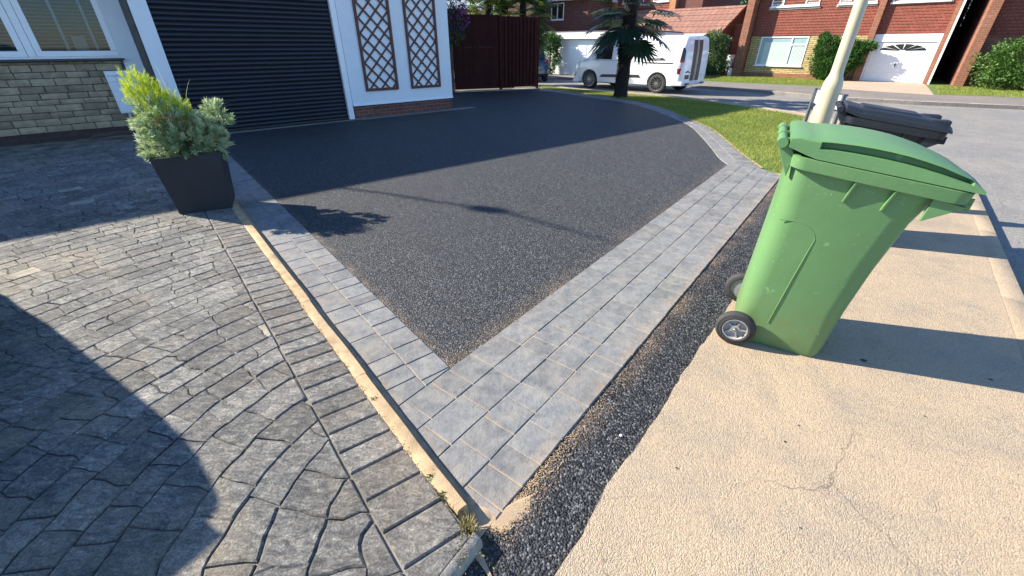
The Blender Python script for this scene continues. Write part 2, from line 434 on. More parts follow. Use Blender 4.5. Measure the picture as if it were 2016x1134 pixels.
M['purple'] = leaf_mat('purple_petal', [(.09, .02, .12), (.22, .04, .28), (.40, .12, .45)], .6, .3)
M['drygrass'] = leaf_mat('dry_grass', [(.10, .11, .03), (.30, .25, .10), (.55, .42, .2)], .8, .3)
M['rust'] = leaf_mat('rusty_flower', [(.20, .10, .05), (.36, .18, .08), (.45, .28, .12)], .7, .2)
M['grass'] = leaf_mat('grass_blade', [(.11, .145, .02), (.27, .31, .045), (.47, .48, .12)], .6, .45)
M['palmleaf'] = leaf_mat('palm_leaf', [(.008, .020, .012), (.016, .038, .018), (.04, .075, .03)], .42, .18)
M['palmleaf_lit'] = leaf_mat('palm_leaf_lit', [(.05, .09, .02), (.13, .20, .04), (.26, .34, .08)], .45, .35)  # brighter copy of the palm leaf, sunlight put into its colour
M['palmbark'] = simple('palm_bark', (.026, .020, .016), .95, .4, 9, 1.0, 60, tintvar=.5)
M['bark'] = simple('bark', (.10, .075, .05), .95, .3, 9, .8, 40)
M['redbrick'] = brick_mat('red_brick', (.36, .13, .06), (.25, .085, .045), (.27, .22, .18), .225, .075, .01)
M['brownbrick'] = brick_mat('brown_brick', (.20, .075, .055), (.135, .05, .042), (.16, .12, .10), .225, .075, .01)
M['orangebrick'] = brick_mat('orange_brick', (.55, .25, .11), (.45, .19, .08), (.4, .3, .2), .225, .075, .01)
M['hungtile'] = brick_mat('hung_tile', (.33, .095, .06), (.24, .075, .05), (.07, .03, .025), .165, .115, .008, .3)
M['yellowstone'] = brick_mat('yellow_stone', (.62, .48, .22), (.46, .34, .15), (.14, .10, .055), .34, .085, .012, .9)
M['rooftile'] = brick_mat('roof_tile', (.36, .19, .14), (.29, .15, .11), (.12, .06, .05), .33, .30, .018, .6)
M['asphaltroof'] = simple('flat_roof', (.14, .11, .12), .9, .2, 4)
M['decalwhite'] = simple('decal_letters', (.7, .7, .72), .4, .02)
M['pebble'] = simple('pebble', (.62, .60, .56), .6, .05)
M['drive2'] = concrete_mat('drive_slab', (.50, .38, .27), (.44, .33, .24), (.34, .26, .2), 60, False, .4)

# ------------------------------------------------------------------ foliage helper
def leaf_mesh(name, pts, dirs, ln, wd, mat, parent=None, tints=None, droop=0.0, fold=0):
    """one diamond-shaped leaf per point, all in ONE mesh"""
    pts = np.asarray(pts, float); dirs = np.asarray(dirs, float); n = len(pts)
    dirs = dirs/np.linalg.norm(dirs, axis=1)[:, None]
    rnd = rng.normal(size=(n, 3)); side = np.cross(dirs, rnd); side /= np.linalg.norm(side, axis=1)[:, None]+1e-9
    ln = np.asarray(ln)*np.ones(n); wd = np.asarray(wd)*np.ones(n)
    base = pts; tip = pts+dirs*ln[:, None]; tip[:, 2] -= droop*ln
    mid = pts+dirs*(ln*.45)[:, None]
    V = np.stack([base, mid+side*(wd/2)[:, None], tip, mid-side*(wd/2)[:, None]], 1).reshape(-1, 3)
    me = bpy.data.meshes.new(name)
    me.vertices.add(4*n); me.vertices.foreach_set('co', V.ravel())
    me.loops.add(4*n); me.loops.foreach_set('vertex_index', np.arange(4*n, dtype=np.int32))
    me.polygons.add(n); me.polygons.foreach_set('loop_start', np.arange(0, 4*n, 4, dtype=np.int32)); me.polygons.foreach_set('loop_total', np.full(n, 4, dtype=np.int32))
    if tints is None: tints = rng.random(n)
    at = me.attributes.new('tint', 'FLOAT', 'POINT'); at.data.foreach_set('value', np.repeat(np.clip(tints, 0, 1), 4).astype(np.float32))
    me.materials.append(mat); me.update(calc_edges=True)
    o = bpy.data.objects.new(name, me); COL.objects.link(o)
    if parent: o.parent = parent
    return o
def blob_pts(blobs, n, shell=.55, lump=.18, freq=2.2):
    """points on and in a set of lumpy ellipsoids: (centre, radii)"""
    vol = np.array([b[1][0]*b[1][1]+b[1][1]*b[1][2]+b[1][0]*b[1][2] for b in blobs]); vol = vol/vol.sum()
    P, D = [], []
    for b, k in zip(blobs, vol):
        m = int(n*k); d = rng.normal(size=(m, 3)); d /= np.linalg.norm(d, axis=1)[:, None]
        lum = np.array([mnoise.noise(Vector(q)*freq+Vector(b[0])) for q in d])
        r = (shell+(1-shell)*rng.random(m)**.5)*(1+lump*lum*2)
        P.append(np.array(b[0])+d*np.array(b[1])*r[:, None]); D.append(d)
    return np.concatenate(P), np.concatenate(D)

# ================================================================== SETTING: ground
mb = MB(); S = 220
mb.add([(-S, -S, -.10), (S, -S, -.10), (S, S, -.10), (-S, S, -.10)], [(0, 1, 2, 3)])
setting(mb.build('road', M['road']))

# road-side kerb line of our corner (top of kerb at z 0)
K = [gp(2100, 740), gp(2016, 580), gp(1940, 410)]
Kdir = (K[2]-K[1]).normalized()
K = [K[1]-Kdir*9, K[1], K[2], K[2]+Kdir*2.2, Vector((7.15, 7.7)), Vector((7.55, 9.6)), gp(1589, 222), gp(1520, 213), gp(1459, 204), gp(1364, 191.5), gp(1250, 182.5), gp(1132, 173.5), gp(1066, 166), Vector((-2.0, 22.2)), Vector((-7, 27)), Vector((-16, 33))]
def smooth_line(pts, k=2):
    for _ in range(k):
        q = [pts[0]]
        for a_, b_ in zip(pts, pts[1:]): q += [a_*.75+b_*.25, a_*.25+b_*.75]
        q.append(pts[-1]); pts = q
    return pts
K = smooth_line(K)
def offset_line(pts, d):
    out = []
    for i, p in enumerate(pts):
        t = (pts[min(i+1, len(pts)-1)]-pts[max(i-1, 0)]).normalized(); out.append(p+Vector((-t.y, t.x))*d)
    return out
# concrete footway: between the block border and the kerb, following it round
Kin = offset_line(K, .125)
foot_poly = [tuple(p) for p in Kin] + [(-30, 40), (-30, -20)]
mb = MB()
base = [tuple(p) for p in Kin]+[(-40, 33), (-40, -20), tuple(Kin[0])]
mb.prism(base, -.14, -.030); setting(mb.build('ground', M['soil']))
# kerbstones
def kerb_strip(name, line, w_, z0, z1, mat, joints=.9, side=1):
    mb = MB(); line2 = offset_line(line, w_*side); acc = 0
    for i in range(len(line)-1):
        a_, b_, c_, d_ = line[i], line[i+1], line2[i+1], line2[i]
        n = max(1, int((b_-a_).length/joints))
        for k in range(n):
            f0, f1 = k/n+.004, (k+1)/n
            q = [a_.lerp(b_, f0), a_.lerp(b_, f1), d_.lerp(c_, f1), d_.lerp(c_, f0)]
            stone(mb, [tuple(x) for x in q], z0, z1, .0005, .005, random.random(), .001)
    return setting(mb.build(name, mat, smooth=50))
kerb_strip('kerb', K, .125, -.12, .0, M['footway'])

# footway slab: right of the tarmac patch, up to the kerb
def irregular(a_, b_, n, amp, seed):
    out = []
    nn = Vector((-(b_-a_).y, (b_-a_).x)).normalized()
    for i in range(n+1):
        p = a_.lerp(b_, i/n); out.append(p+nn*amp*(mnoise.noise(Vector((i*.35, seed, 0)))+.5*mnoise.noise(Vector((i*1.3, seed, 3)))))
    return out
strip_edge_px = [(1040, 1200), (1090, 1134), (1160, 1030), (1230, 905), (1290, 825), (1380, 682), (1412, 640), (1470, 540), (1530, 420)]
strip_edge = [gp(*p) for p in strip_edge_px]
strip_edge = [strip_edge[0]-RB_D*2.5]+strip_edge+[strip_edge[-1]+RB_D*1.6]
se = []
for a_, b_ in zip(strip_edge, strip_edge[1:]): se += irregular(a_, b_, max(3, int((b_-a_).length/.05)), .018, len(se)*.13)[:-1]
se.append(strip_edge[-1])
foot = [tuple(p) for p in se]+[(4.3, 6.35), (4.9, 7.6), (5.9, 9.3)]
kk = [p for p in Kin if p.y < 11.2]
foot += [tuple(p) for p in kk[::-1]]
# near end, in front of the photographer
foot += [tuple(strip_edge[0]-RB_D*.2)]
mb = MB(); mb.prism(foot, -.10, .0); setting(mb.build('footway', M['footway']))
# narrow footway beside the verge (back of kerb)
vk = [p for p in Kin if p.y > 10.2]
mb = MB()
vk2 = offset_line(vk, .38)
for i in range(len(vk)-1):
    mb.add([(*vk[i], -.004), (*vk[i+1], -.004), (*vk2[i+1], -.004), (*vk2[i], -.004)], [(0, 1, 2, 3)])
setting(mb.build('footway_verge', M['footway']))
# tarmac patch between blocks and footway
tp = [tuple(p) for p in se]
back = [tuple(OUT0+RB_D*t-RB_N*.02) for t in (-2.6, -.2, 0, 2, 4, 6.2)]
mb = MB(); mb.prism(tp+back[::-1], -.08, -.010); setting(mb.build('tarmac_patch', M['strip']))

# curved block border, lawn side (outer) and tarmac side (inner)
inner_px = [(1438, 327), (1415.6, 312), (1402, 293), (1385.6, 273.7), (1361, 247.8), (1333.8, 235.5), (1290, 217.8), (1241, 202.8), (1159, 191), (1091, 181), (1062, 178)]
outer_px = [(1535.7, 344.6), (1497, 331), (1459, 303.7), (1432, 280.5), (1404.7, 257), (1381.5, 245), (1350, 233), (1309, 213.7), (1263, 201), (1213.7, 193), (1164.6, 186.4), (1104.6, 178), (1066, 174)]
inner = [gp(*p) for p in inner_px]; outer = [gp(*p) for p in outer_px]
def resample(pts, n):
    L = [0]
    for a_, b_ in zip(pts, pts[1:]): L.append(L[-1]+(b_-a_).length)
    out = []
    for i in range(n+1):
        d = L[-1]*i/n; k = max(j for j in range(len(L)) if L[j] <= d+1e-9); k = min(k, len(pts)-2)
        out.append(pts[k].lerp(pts[k+1], (d-L[k])/(L[k+1]-L[k])))
    return out
outer_s = smooth_line(outer[1:], 1); inner_s = smooth_line(inner, 1)
# driveway tarmac
FA = frame((-6.1, 8.31), 48.6)     # facade frame: x along the wall, y away from the street
def fw(s, d): q = FA @ Vector((s, d, 0)); return Vector((q.x, q.y))
drive = [tuple(IC+RB_N*.02), tuple(gp(1438, 327))]+[tuple(p) for p in inner_s]+[tuple(gp(1062, 172)), tuple(gp(893, 176)), tuple(fw(6.2, .5)), tuple(fw(6.2, .1)), tuple(fw(-.6, .1))]
drive = [tuple(IC)]+[tuple(p) for p in inner_s]+[(1.1, 18.6), (-2.6, 17.3)]+[tuple(fw(6.1, .3)), tuple(fw(-.5, .3)), tuple(IC+LB_D*7.3)]
mb = MB(); mb.prism(drive, -.08, -.008); setting(mb.build('driveway', M['tarmac']))

# sand bed under the blocks
mb = MB(); KR0 = LB0-LB_N*.05-LB_D*.12
mb.prism([tuple(KR0), tuple(OUT0-RB_D*.08-RB_N*.004), tuple(OUT0+RB_D*6.0-RB_N*.006), tuple(gp(1438, 327)), tuple(IC), tuple(IC+LB_D*7.4), tuple(LB0-LB_N*.09+LB_D*8.0), tuple(LB0-LB_N*.09-LB_D*.3)], -.07, -.0045)
mb.prism([tuple(p) for p in inner_s]+[tuple(p) for p in outer_s[::-1]]+[tuple(outer[0])], -.07, -.0075)
setting(mb.build('sand_bed', M['sand']))

# block border: courses of tumbled blocks, three lengths
mb = MB()
LEN = (.125, .165, .165, .245)
cw = .1725; cwr = (IC-OUT0).dot(-RB_N)/4
kp = LB0+LB_N*.012
def run_course(o, d, nrm, off, s0, s1, clips, cw=.1725):
    s = s0-random.uniform(0, .2)
    while s < s1:
        L = random.choice(LEN)
        jt = lambda: d*random.uniform(-.0016, .0016)+nrm*random.uniform(-.0016, .0016)
        q = [o+d*s+nrm*off, o+d*(s+L*.5)+nrm*off, o+d*(s+L)+nrm*off, o+d*(s+L)+nrm*(off+cw*.5), o+d*(s+L)+nrm*(off+cw), o+d*(s+L*.5)+nrm*(off+cw), o+d*s+nrm*(off+cw), o+d*s+nrm*(off+cw*.5)]
        q = [p+jt() for p in q]
        poly = [tuple(p) for p in q]
        for (cp, cn) in clips: poly = clip(poly, cp, cn)
        if len(poly) > 2 and area(poly) > .0012:
            stone(mb, poly, -.05, .0+random.uniform(-.0015, .0015), .0018, .0038, random.random(), .004)
        s += L
# right border, 4 courses, from the kerb to the lawn edge
endp, endq = outer[0], outer[1]
en = Vector((-(endq-endp).y, (endq-endp).x)).normalized()
if (IC-endp).dot(en) < 0: en = -en
for c_ in range(4):
    run_course(OUT0, RB_D, -RB_N, c_*cwr, -.1, 6.6, [(kp, LB_N), (OUT0+RB_D*.0, RB_D) if c_ == 0 else (kp, LB_N), (endp, en)], cwr)
# left border, 2 courses, from the right border to the house
for c_ in range(2):
    run_course(LB0+LB_N*.015, LB_D, LB_N, c_*cw, 0, 7.6, [(IC, -RB_N), (fw(0, 0.0), Vector((math.cos(R(48.6)), -math.sin(R(48.6)))))])
# curved border
n = 44; o_r = resample(outer_s, n); i_r = resample(inner_s, n)
for i in range(n):
    a0, a1, b0, b1 = o_r[i], o_r[i+1], i_r[i], i_r[i+1]
    if i < 26:
        m0, m1 = a0.lerp(b0, .5), a1.lerp(b1, .5)
        for q in ((a0, a1, m1, m0), (m0, m1, b1, b0)):
            stone(mb, clip([tuple(p) for p in q], endp, -en) if 0 else [tuple(p) for p in q], -.05, -.001+random.uniform(-.002, .002), .003, .005, random.random(), .003)
    else:
        stone(mb, [tuple(p) for p in (a0, a1, b1, b0)], -.05, -.001+random.uniform(-.002, .002), .003, .005, random.random(), .003)
# threshold strip in front of the garage and the rendered wall
s = -.5
while s < 6.55:
    L = random.choice((.2, .24, .3))
    dd = -.15 if s < 3.2 else -.22
    stone(mb, [tuple(fw(s, dd)), tuple(fw(s+L, dd)), tuple(fw(s+L, -.01)), tuple(fw(s, -.01))], -.05, .0, .002, .005, random.random()*.5+.5, .002)
    s += L
setting(mb.build('block_paving', M['paver'], fix=True))

# ================================================================== imprinted patio (z .05)
ZP = .05
kl_px = [(481, 444), (529, 516), (586, 588), (640, 663), (709, 750), (747, 802), (786, 865), (831, 928), (875, 985)]
kr_px = [(496, 441), (574, 537), (658, 636), (694, 693), (748, 760), (793, 806), (845, 879), (900, 952), (921, 992)]
gr_px = [(407.5, 438), (436, 489), (490, 579), (529, 648), (580.7, 740), (622, 813), (671, 893), (713, 962), (747, 1035)]
KL = [gp(x, y, ZP) for x, y in kl_px]; KR = [gp(x, y, ZP) for x, y in kr_px]; GR = [gp(x, y, ZP) for x, y in gr_px]
def ext(pts, a_, b_):
    return [pts[0]+(pts[0]-pts[-1]).normalized()*a_]+pts+[pts[-1]+(pts[-1]-pts[0]).normalized()*b_]
KLd = (KL[0]-KL[-1]).normalized(); KLn = Vector((-KLd.y, KLd.x))     # KLn points into the patio
if KLn.x > 0: KLn = -KLn
gm = sum((p for p in GR), Vector((0, 0)))/len(GR); km = sum((p for p in KL), Vector((0, 0)))/len(KL)
HW = (gm-km).dot(KLn)             # header course width
k0 = km+KLd*-1.9                  # a point near the tip on the kerb's left line
fd = (gp(892, 1134, ZP)-gp(949, 1059, ZP)).normalized(); fo = gp(930, 1056, ZP)  # front edge of the patio
fn = Vector((-fd.y, fd.x))
if (Vector((-1, 1))-fo).dot(fn) < 0: fn = -fn
mb = MB()
C0 = Vector((.0, .87))
rows = []; r = .14
while r < 9.5: rows.append(r); r += random.uniform(.145, .19) if r < 1.3 else random.uniform(.12, .17)
gpt = km+KLn*HW
def rad(i, th): return rows[i]+.006*mnoise.noise(Vector((th*rows[i]*16, i*5.7, 9)))+.018*mnoise.noise(Vector((th*3.2, i*7.1, 0)))+.018*mnoise.noise(Vector((th*9, i*3.3, 4)))
th_lo, th_hi = R(80), R(262)
for i in range(len(rows)-1):
    rm = (rows[i]+rows[i+1])/2; th = th_lo+random.uniform(0, .2)
    j0 = 0
    while th < th_hi:
        L = (random.uniform(.13, .23) if rm < 1.3 else random.uniform(.10, .22))/max(rm, .25); t1 = th+L
        j1 = random.uniform(-.035, .035)/max(rm, .3)
        m = max(3, int(L*rm/.035)+1)
        pin = [(th+j0*.0+(t1-th)*k/m) for k in range(m+1)]
        lo = [C0+Vector((math.cos(t), math.sin(t)))*rad(i, t) for t in pin]
        po = [(th+j0+(t1+j1-th-j0)*k/m) for k in range(m+1)]
        hi = [C0+Vector((math.cos(t), math.sin(t)))*rad(i+1, t) for t in po]
        def jog(a_, b_):
            n_ = Vector((-(b_-a_).y, (b_-a_).x)); return [tuple(a_.lerp(b_, f)+n_*.16*mnoise.noise(Vector((a_.x*7+f*5, a_.y*7, 1)))) for f in (.3, .65)]
        poly = [tuple(p) for p in lo]+jog(lo[-1], hi[-1])+[tuple(p) for p in hi[::-1]]+jog(lo[0], hi[0])[::-1]
        for (cp, cn) in ((gpt, KLn), (fo, fn)): poly = clip(poly, cp, cn)
        c_ = poly and (sum(p[0] for p in poly)/len(poly), sum(p[1] for p in poly)/len(poly))
        if len(poly) > 2 and area(poly) > .0015 and c_[0] > -9.6 and c_[1] > -2.2:
            q = FA.inverted() @ Vector((c_[0], c_[1], 0))
            if q.y < .75 and not (q.x > -.35 and q.y > -.0):
                stone(mb, poly, ZP-.03, ZP+random.uniform(-.001, .002), random.choice((.0006, .001, .002, .004)), random.choice((.003, .0045, .007)), random.random(), .014)
        th = t1; j0 = j1
# header course beside the kerb
L0 = -1.98; s = L0
while s < 5.2:
    L = random.uniform(.085, .125) if s > -.9 else random.uniform(.12, .17)
    a0, b0 = km+KLd*s, km+KLd*(s+L)
    sk = KLd*.02
    poly = [tuple(a0+KLn*.0), tuple(b0+KLn*.0), tuple(b0+KLn*(HW-.005)+sk), tuple(a0+KLn*(HW-.005)+sk)]
    poly = clip(poly, fo, fn)
    q = FA.inverted() @ Vector((a0.x, a0.y, 0))
    if len(poly) > 2 and area(poly) > .001 and q.y < -.05:
        stone(mb, poly, ZP-.03, ZP+random.uniform(-.002, .002), random.choice((.002, .003, .0045)), .006, random.random()*.9, .008)
    s += L
setting(mb.build('patio', M['patio']))
mb = MB()
pp = [tuple(fo-fn*.0+fd*3.2), tuple(fo), tuple(KL[-1]), tuple(KL[4]), tuple(KL[0]), tuple(KL[0]+KLd*5.4), tuple(fw(-.2, .9)), tuple(fw(-6, .9)), (-11, 3), (-11, -2.3), (-2.5, -2.3)]
mb.prism(pp, -.05, ZP-.010); setting(mb.build('patio_bed', M['joint']))

# concrete edging kerb between patio and driveway: five lengths laid end to end
kerbset = []
def edging(name, L1, L2, z0, z1, mat, label, n):
    t = thing(name, Vector((0, 0, 0)), label, 'kerb')
    return t
e0 = km+KLd*3.4; total = (KR[-1]-KR[0]).length+2.2
kn = KLn
def kerb_piece(a_, b_, wdt, wob, endround=False):
    mb = MB(); n = 10; secs = []
    for i in range(n+1):
        p = a_.lerp(b_, i/n); o = mnoise.noise(Vector((p.x*3, p.y*3, 0)))*.004+wob
        f = 1.0
        if endround and i > n-2: f = 1-.35*(i-n+2)/2
        prof = [(0, -.09), (0, .046), (.004, .053), (wdt*.5, .054), (wdt-.006, .052), (wdt, .044), (wdt, -.09)]
        secs.append([(p.x+KLn.x*(y*f+o), p.y+KLn.y*(y*f+o), z+.004*mnoise.noise(Vector((p.x*9, p.y*9, y*50)))) for y, z in prof])
    mb.loft(secs); return mb
kerb = thing('edging_kerb', Vector((*KR[-1], 0)), 'long sandy concrete edging kerb between the imprinted patio and the grey blocks', 'kerb')
kw = max(.056, abs((KL[4]-KR[4]).dot(KLn))+.004)
tip = KR[-1]; L = 0; i = 0
while L < 7.0:
    seg = .915
    a_, b_ = tip+KLd*(L+seg-.003), tip+KLd*L
    q = FA.inverted() @ Vector((a_.x, a_.y, 0))
    if q.y > 0: break
    mbk = kerb_piece(a_, b_, kw, random.uniform(-.004, .004), i == 0)
    o = mbk.build('kerb_length', M['kerb'], smooth=50); o.parent = kerb; o.matrix_parent_inverse = kerb.matrix_world.inverted()
    L += seg; i += 1
# front edging of the patio against the footway
fe0 = gp(949, 1059, ZP)+fn*.0
mb = MB(); n = 14; secs = []
for i in range(n+1):
    p = fe0+fd*(i*.12)
    prof = [(0, -.1), (0, .03), (.008, .042), (.035, .046), (.045, .03), (.045, -.1)]
    secs.append([(p.x+fn.x*y, p.y+fn.y*y, z+.008*mnoise.noise(Vector((p.x*12, p.y*12, y*40)))) for y, z in prof])
mb.loft(secs); tag(mb.build('edging_kerb', M['edging'], smooth=50), 'short worn grey edging kerb at the bottom corner of the patio against the footway', 'kerb')
# sand heaps along the kerb top
mb = MB()
# moss and dry weeds in the corner and along the kerb joint
def tuft(name, centre, rad_, n, h, mat, label, cat, z=ZP, spread=.8):
    pts = np.zeros((n, 3)); pts[:, 0] = centre[0]+rng.normal(size=n)*rad_[0]; pts[:, 1] = centre[1]+rng.normal(size=n)*rad_[1]; pts[:, 2] = z-.004
    d = rng.normal(size=(n, 3))*spread; d[:, 2] = np.abs(d[:, 2])+.6
    return tag(leaf_mesh(name, pts, d, h*(.4+rng.random(n)), .003+.003*rng.random(n), mat), label, cat)
tc = gp(925, 1045, .02)
tuft('dry_weed', (tc.x-.010, tc.y), (.012, .018), 260, .045, M['drygrass'], 'dry straw coloured weed clump at the tip of the sandy edging kerb', 'weed', .02)
tc = gp(905, 1085, .03)
tuft('moss_patch', (tc.x, tc.y), (.012, .03), 500, .010, M['drygrass'], 'green moss cushion in the joint below the dry weed clump', 'moss', .045)
for (x, y, lab) in ((870, 975, 'small pale green weed rosette on the sandy kerb nearest the patio corner'), (846, 938, 'tiny green weed beside the sandy kerb above the pale rosette'), (738, 785, 'small green weed tuft in the kerb joint beside the patio header bricks')):
    c_ = gp(x, y, ZP); tuft('small_weed', (c_.x, c_.y), (.006, .008), 40, .013, M['hedgeleaf'], lab, 'weed', ZP+.004, 1.6)
# dry grass growing all along the kerb's patio side
n = 900; tt = rng.random(n)**.8*2.9-1.75
pts = np.array([[*(km+KLd*t+KLn*(.004+.006*random.gauss(0, 1))), ZP-.004] for t in tt])
dd = rng.normal(size=(n, 3)); dd[:, 2] = np.abs(dd[:, 2])+.3
keep = rng.random(n) < np.array([.5+.9*mnoise.noise(Vector((p[0]*6, p[1]*6, 2))) for p in pts])+.25
tag(leaf_mesh('joint_grass', pts[keep], dd[keep], .018, .003, M['drygrass']), 'sparse dry grass in the joint along the patio side of the kerb', 'grass', kind='stuff')

# loose tarmac chips and stray sand grains
def chips(name, fn_pt, n, size, mat, label):
    mb = MB()
    for _ in range(n):
        p = fn_pt(); s_ = size*random.uniform(.5, 1.3); q = Matrix.Translation((p[0], p[1], p[2]+s_*.3)) @ Matrix.Rotation(random.uniform(0, 6), 4, Vector((random.random(), random.random(), random.random()+.1)))
        v = [(s_*.6, 0, 0), (-s_*.5, s_*.2, 0), (0, s_*.55, .1*s_), (0, -s_*.5, 0), (0, 0, s_*.5), (.1*s_, 0, -s_*.45)]
        mb.add(v, [(0, 2, 4), (2, 1, 4), (1, 3, 4), (3, 0, 4), (2, 0, 5), (1, 2, 5), (3, 1, 5), (0, 3, 5)], q, random.random())
    return tag(mb.build(name, mat), label, 'gravel', kind='stuff')
M['chip'] = tarmac_mat('tarmac_chip', [], chip=40, bright=.8)
M['chip2'] = simple('sand_grain', (.60, .42, .24), .9, .25, 30, tintvar=.3)
def on_strip():
    t = random.uniform(-.3, 3.2); k = random.random(); p = OUT0+RB_D*t+RB_N*random.uniform(.01, .34)
    return (p.x, p.y, -.009)
chips('tarmac_chips', on_strip, 4500, .0048, M['chip'], 'coarse loose black tarmac chips of the patch beside the blocks')
def sand_pt():
    t = abs(random.gauss(0, .35))-.06; w_ = abs(random.gauss(0, .035))+.002
    while mnoise.noise(Vector((t*2.3, 5, 0))) < -.15 and random.random() < .8: t = abs(random.gauss(0, 1.4)); w_ = abs(random.gauss(0, .035))+.002
    p = OUT0+RB_D*t+RB_N*w_; return (p.x, p.y, -.008)
chips('sand_grains', sand_pt, 1700, .0042, M['chip2'], 'orange sand grains spilled along the outer edge of the blocks')
def sand_pt2():
    t = abs(random.gauss(0, 1.2)); p = IC+RB_D*t-RB_N*(abs(random.gauss(0, .06))); return (p.x, p.y, -.007)
chips('sand_grains', sand_pt2, 900, .0035, M['chip2'], 'pale sand grains spilled on the new tarmac along the inner edge of the blocks')
# sand spilled in the corner by the tip: low mound sheet
mb = MB(); cc = gp(955, 1018, 0)
for (px_, r_) in (((946, 1012), .06), ((925, 985), .035)):
    c_ = gp(*px_); m_ = 20
    vs_ = [(c_.x, c_.y, .0)]+[(c_.x+r_*k*math.cos(t)*(1+.25*mnoise.noise(Vector((math.cos(t)*2, math.sin(t)*2, r_*90)))), c_.y+r_*k*math.sin(t)*.8, .0 if k < .7 else -.0105) for k in (.6, 1) for t in [2*math.pi*j/m_ for j in range(m_)]]
    fs_ = [(0, 1+j, 1+(j+1) % m_) for j in range(m_)]+[(1+j, 1+m_+j, 1+m_+(j+1) % m_, 1+(j+1) % m_) for j in range(m_)]
    mb.add(vs_, fs_)
pl_ = [gp(*q) for q in ((905, 975), (935, 985), (975, 1022), (1030, 975), (1052, 968), (1040, 1005), (1012, 1030), (985, 1046), (955, 1040), (930, 1015))]
cs_ = sum(pl_, Vector((0, 0)))/len(pl_); rs_ = []
for i in range(len(pl_)):
    for k in range(6):
        q = pl_[i].lerp(pl_[(i+1) % len(pl_)], k/6); q = q+(q-cs_)*.22*mnoise.noise(Vector((q.x*60, q.y*60, 0))); rs_.append(q)
n_ = len(rs_); mb.add([(cs_.x, cs_.y, -.0045)]+[(*(cs_.lerp(q, .7)), -.005) for q in rs_]+[(q.x, q.y, -.0105) for q in rs_], [(0, 1+j, 1+(j+1) % n_) for j in range(n_)]+[(1+j, 1+n_+j, 1+n_+(j+1) % n_, 1+(j+1) % n_) for j in range(n_)])
tag(mb.build('spilled_sand', M['sand'], smooth=60), 'orange jointing sand spilled in the corner where kerb, blocks and patch meet', 'sand', kind='stuff')
# white pebble on the patch
mb = MB(); mb.lathe([(.001, -.004), (.006, -.002), (.008, .001), (.006, .005), (.001, .007)], 12)
c_ = gp(1223, 856); o = mb.build('pebble', M['pebble'], smooth=60); o.location = (c_.x, c_.y, -.006); tag(o, 'single white pebble lying on the black tarmac patch', 'pebble')
# dark stains on the footway: flat chewing-gum and oil marks, thin films
mb = MB()
for (x, y, r_) in ((1700, 710, .016), (1950, 748, .01), (1572, 838, .005), (1545, 870, .006), (1332, 922, .005), (1575, 1040, .004), (1820, 820, .005)):
    c_ = gp(x, y); m_ = 14
    mb.add([(c_.x+r_*math.cos(t)*(1+.3*mnoise.noise(Vector((math.cos(t), math.sin(t), x)))), c_.y+r_*.8*math.sin(t), .003) for t in [2*math.pi*j/m_ for j in range(m_)]], [tuple(range(m_))])
tag(mb.build('pavement_spots', M['rubber']), 'dark trodden spots on the sandy footway in front of the green bin', 'stain', kind='stuff')

# ================================================================== lawn
lawn_in = offset_line(K, .125+.36)
lw = [p for p in lawn_in if p.y > 10.3 and p.y < 20.5]
lawn = [tuple(p) for p in outer_s]+[(1.2, 18.9)]+[tuple(p) for p in lw[::-1]]+[(5.4, 8.5), (4.4, 6.6), tuple(outer[0]+Vector((.05, .02)))]
mb = MB(); mb.prism(lawn, -.07, -.006); setting(mb.build('lawn', M['lawn']))
def inside(poly, pts):
    x, y = pts[:, 0], pts[:, 1]; c = np.zeros(len(pts), bool); n = len(poly); j = n-1
    for i in range(n):
        xi, yi = poly[i]; xj, yj = poly[j]
        k = ((yi > y) != (yj > y)) & (x < (xj-xi)*(y-yi)/(yj-yi+1e-12)+xi); c ^= k; j = i
    return c
def grass_on(poly, n, h, name, label, zb=-.008, wd=.007):
    xs = [p[0] for p in poly]; ys = [p[1] for p in poly]
    P_ = np.stack([rng.uniform(min(xs), max(xs), n), rng.uniform(min(ys), max(ys), n)], 1)
    P_ = P_[inside(poly, P_)]; n = len(P_)
    d = rng.normal(size=(n, 3))*.5; d[:, 2] = np.abs(d[:, 2])*.4+.75
    big = np.array([mnoise.noise(Vector((p[0]*1.1, p[1]*1.1, 0))) for p in P_])
    return tag(leaf_mesh(name, np.column_stack([P_, np.full(n, zb)]), d, h*(.6+.8*rng.random(n))*(1+.35*big), wd, M['grass'], tints=rng.random(n)*.75+.12+.25*big), label, 'grass', kind='stuff')
grass_on(lawn, 210000, .042, 'grass', 'short sunlit grass of the verge between the block border and the road')
# dry sandy soil line along lawn edge
oo = offset_line(outer_s, -.05) if (offset_line(outer_s, -.05)[3]-inner_s[3]).length > (outer_s[3]-inner_s[3]).length else offset_line(outer_s, .05)
mb = MB()
for i in range(len(outer_s)-1):
    mb.add([(*outer_s[i], .004), (*outer_s[i+1], .004), (*oo[i+1], .003), (*oo[i], .003)], [(0, 1, 2, 3)])
setting(mb.build('sand_edge', M['sand']))

